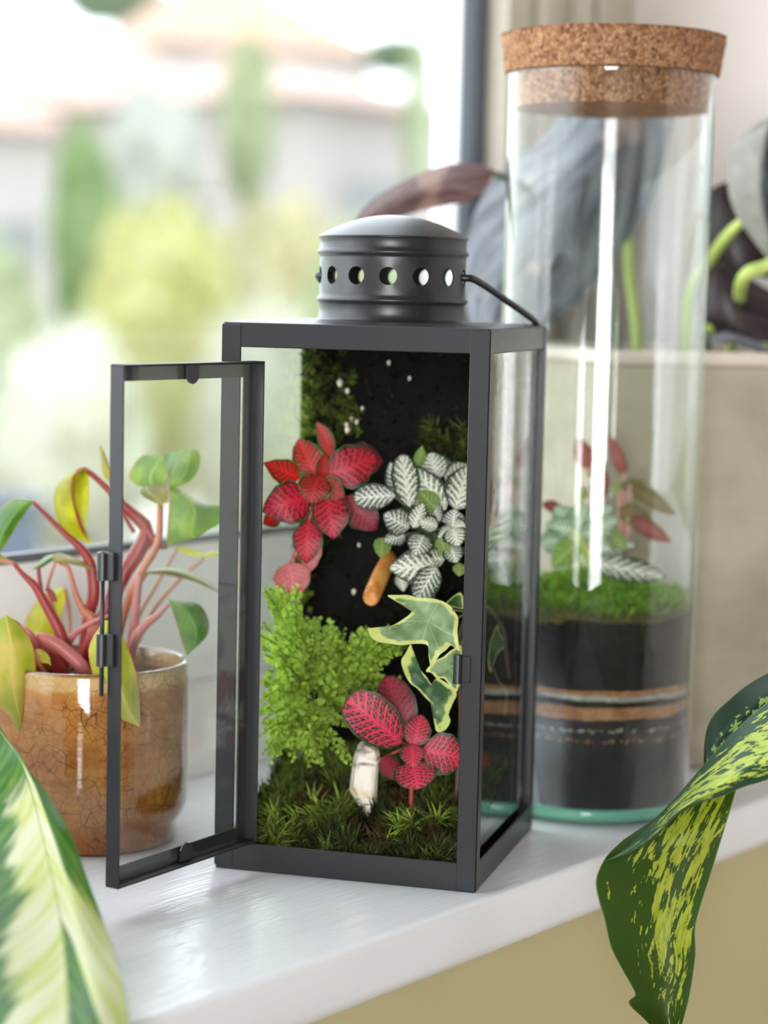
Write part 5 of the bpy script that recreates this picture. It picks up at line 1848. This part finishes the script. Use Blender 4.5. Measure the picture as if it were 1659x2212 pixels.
def crown(c, r, k, m_, root, seed, leaf_s=.07):
    """a bushy crown: a lumpy body and leaves standing out of it"""
    c = np.asarray(c, float)
    r = np.asarray(r, float)
    mb = MB()
    n1, n2 = 22, 30
    vs, fs = [], []
    for i in range(n1):
        t = math.pi * i / (n1 - 1)
        for j in range(n2):
            q = 2 * math.pi * j / n2
            d_ = np.array([math.sin(t) * math.cos(q), math.sin(t) * math.sin(q), math.cos(t)])
            s_ = .86 + .22 * fn(d_, 2.2, seed) + .10 * fn(d_, 5, seed + 3)
            vs.append(c + r * d_ * s_)
    fs = [(i * n2 + j, (i + 1) * n2 + j, (i + 1) * n2 + (j + 1) % n2, i * n2 + (j + 1) % n2) for i in range(n1 - 1) for j in range(n2)]
    mb.add(vs, fs)
    d_ = rng.normal(size=(k, 3)); d_ /= np.linalg.norm(d_, axis=1)[:, None]
    lump = np.array([.86 + .22 * fn(q, 2.2, seed) + .10 * fn(q, 5, seed + 3) for q in d_])
    p = c + r * d_ * (lump * rng.uniform(.9, 1.12, k))[:, None]
    a_ = rng.normal(size=(k, 3)); a_ /= np.linalg.norm(a_, axis=1)[:, None]
    b_ = np.cross(a_, d_ + rng.normal(size=(k, 3)) * .5); b_ /= np.linalg.norm(b_, axis=1)[:, None] + 1e-9
    s_ = leaf_s * rng.uniform(.6, 1.3, (k, 1))
    V = np.stack([p - a_ * s_, p + b_ * s_ * .45, p + a_ * s_, p - b_ * s_ * .45], 1).reshape(-1, 3)
    mb.add(V, [tuple(q) for q in (np.arange(k)[:, None] * 4 + np.arange(4)).tolist()])
    return mb.make('foliage', m_, root, smooth=True, fixn=False)


BARK = m_wall('bark', srgb(112, 96, 80), .2, 6)


def garden_plant(name, label, cat, px, py, d, rpx, rpy, m_, seed, group=None, k=1400, trunk=True):
    c = at(px, py, d)
    s_ = d / FPX
    t = thing(name, label, cat, (c[0], c[1], GZ), group=group)
    rz = rpy * s_
    if cat == 'bush':            # a bush is leafy down to the ground
        zt = c[2] + rz
        rz = (zt - GZ) * .53
        c = np.array([c[0], c[1], zt - rz])
    crown(c, (rpx * s_, rpx * s_, rz), k, m_, t, seed, .035 * rpx * s_ + .03)
    v, f, uv = tube([(c[0], c[1], GZ), (c[0] + .02, c[1], (GZ + c[2]) / 2), (c[0], c[1], c[2])], [.03 + rpx * s_ * .06, .03 + rpx * s_ * .05, .02], 10, 8)
    mk('trunk', v, f, BARK, t)
    return t


G_Y = gmat('yellow_green_foliage', srgb(196, 196, 92), srgb(222, 218, 140))
G_YB = gmat('straw_foliage', srgb(196, 186, 118), srgb(220, 212, 160))
G_G = gmat('fresh_green_foliage', srgb(112, 156, 70), srgb(158, 186, 110))
G_L = gmat('light_green_foliage', srgb(168, 186, 120), srgb(200, 210, 160))
G_P = gmat('pale_foliage', srgb(224, 226, 190), srgb(240, 238, 216))
G_D = gmat('dark_green_foliage', srgb(92, 126, 84), srgb(130, 158, 110))
G_S = gmat('silver_foliage', srgb(186, 190, 176), srgb(212, 212, 200))

ground = MB().box((-6, .75, GZ - .1), (60, 90, GZ)).make('lawn', gmat('lawn_grass', srgb(170, 184, 110), srgb(206, 208, 150), .8, .05))
tag(ground, 'pale green lawn outside the window', kind='structure')
patio = MB().box((-6, .62, GZ), (60, 9.2, GZ + .02)).make('patio', m_wall('pale_paving', srgb(176, 168, 160), .08, 1.5))
tag(patio, 'pale paved patio just outside the window', kind='structure')
# low rendered garden wall and bed in the middle distance
def gbox(name, label, cat, p0, p1, h, thick, m_, z0=GZ):
    a, b = at(*p0), at(*p1)
    dv = (b - a)[:2]
    L_ = np.linalg.norm(dv)
    dv /= L_
    nv_ = np.array([-dv[1], dv[0]])
    M_ = lambda v: np.stack([a[0] + dv[0] * v[:, 0] + nv_[0] * v[:, 1], a[1] + dv[1] * v[:, 0] + nv_[1] * v[:, 1], v[:, 2]], 1)
    o = MB().box((0, 0, z0), (L_, thick, z0 + h), .02, M_).make(name, m_)
    tag(o, label, cat)
    return o


gbox('garden_wall', 'long low pale rendered wall across the garden', 'wall', (-500, 830, 22.0), (1500, 830, 22.4), .62, .2, m_wall('grey_render', srgb(160, 160, 152), .1, 1.0))
# houses with pink tiled roofs
def house(p0, p1, depth_, eave, ridge, wall_m, roof_m, label, wins):
    a, b = at(*p0), at(*p1)
    dv = (b - a)[:2]; L_ = np.linalg.norm(dv); dv /= L_
    nv_ = np.array([-dv[1], dv[0]])
    if nv_ @ _F[:2] < 0: nv_ = -nv_
    def M_(v):
        v = np.asarray(v, float)
        return np.stack([a[0] + dv[0] * v[:, 0] + nv_[0] * v[:, 1], a[1] + dv[1] * v[:, 0] + nv_[1] * v[:, 1], v[:, 2]], 1)
    h_ = thing('house', label, 'house', (*((a + b) / 2)[:2], GZ))
    MB().box((0, 0, GZ), (L_, depth_, eave), 0, M_).make('house_wall', wall_m, h_)
    o_ = .4
    vs = M_([(-o_, -o_, eave - .1), (L_ + o_, -o_, eave - .1), (L_ + o_, depth_ + o_, eave - .1), (-o_, depth_ + o_, eave - .1), (depth_ * .25, depth_ / 2, ridge), (L_ - depth_ * .25, depth_ / 2, ridge)])
    MB().add(vs, [(0, 1, 5, 4), (1, 2, 5), (2, 3, 4, 5), (3, 0, 4), (3, 2, 1, 0)]).make('roof', roof_m, h_)
    for (x, z, w, hh) in wins:
        MB().box((x * L_, -.06, z), (x * L_ + w, .02, z + hh), .02, M_).make('house_window', wall_m, h_)
        MB().box((x * L_ + .08, -.08, z + .08), (x * L_ + w - .08, -.05, z + hh - .08), 0, M_).make('house_window_pane', SEAL, h_)
    return h_


ROOFP = m_wall('pink_roof_tiles', srgb(154, 130, 121), .1, 1.2)
ROOFS = m_wall('salmon_roof_tiles', srgb(158, 124, 106), .1, 1.2)
WALLP = m_wall('pale_render', srgb(150, 143, 142), .05, .6)
house((-260, 500, 36), (560, 500, 38), 7, at(200, 270, 36)[2], at(200, 60, 39)[2], WALLP, ROOFP, 'pale house with a pink tiled roof on the left of the garden', [(.2, .5, 1.4, 1.0), (.6, .5, 1.4, 1.0)])
house((640, 500, 24), (960, 500, 26), 4, at(760, 215, 25)[2], at(760, 150, 27)[2], WALLP, ROOFP, 'pale low house behind the middle of the garden', [(.25, .8, 1.2, .9)])
house((360, 300, 52), (800, 300, 54), 9, at(560, 90, 52)[2], at(560, -70, 56)[2], WALLP, ROOFS, 'far house with a salmon tiled roof', [(.4, 2.0, 1.4, 1.0)])

garden_plant('conifer', 'narrow fresh green conifer left of the yellow bushes', 'tree', 180, 520, 15, 74, 270, G_G, 1)
garden_plant('young_tree', 'slim light green tree between the two houses', 'tree', 535, 260, 20, 62, 200, G_L, 2)
garden_plant('bush', 'broad yellow bush left of the lantern', 'bush', 350, 560, 14, 190, 160, G_Y, 3)
garden_plant('bush', 'straw coloured bush standing behind the yellow bush', 'bush', 600, 520, 16, 190, 120, G_YB, 4)
garden_plant('bush', 'light green bush behind the lantern chimney', 'bush', 760, 610, 12.5, 170, 130, G_L, 5)
garden_plant('bush', 'low pale bush in front of the tall yellow one', 'bush', 560, 720, 11.5, 150, 95, G_P, 6)
garden_plant('bush', 'low pale grey green bush on the left by the patio', 'bush', 150, 800, 11, 190, 110, G_P, 7)
garden_plant('bush', 'pale green bush at the left end of the garden wall', 'bush', 10, 620, 11.8, 110, 110, G_L, 8)
garden_plant('shrub_tree', 'silver leaved shrub beside the conifer', 'tree', 330, 400, 19, 130, 230, G_S, 12)
garden_plant('tree', 'dark green tree at the top right of the window', 'tree', 860, 120, 45, 85, 50, G_D, 9)
garden_plant('tree', 'green tree top behind the left roof', 'tree', 250, 0, 75, 140, 60, G_D, 10)
garden_plant('tree', 'slim olive tree beside the window post', 'tree', 905, 260, 24, 36, 200, G_L, 11)
gb = gbox('storage_box', 'dark blue grey garden storage box at the left edge', 'box', (-150, 1060, 10.4), (48, 1060, 10.5), .0, .5, m_wall('slate_blue', srgb(80, 86, 98), .1, 3)) if False else None
c_ = at(-40, 1120, 9.6)
bx = MB().box((c_[0] - .55, c_[1] - .3, GZ + .02), (c_[0] + .10, c_[1] + .3, GZ + .40), .03).box((c_[0] - .58, c_[1] - .33, GZ + .40), (c_[0] + .13, c_[1] + .33, GZ + .45), .02).make('storage_box', m_wall('slate_blue', srgb(80, 86, 98), .1, 3))
tag(bx, 'dark blue grey storage box on the patio', 'box')
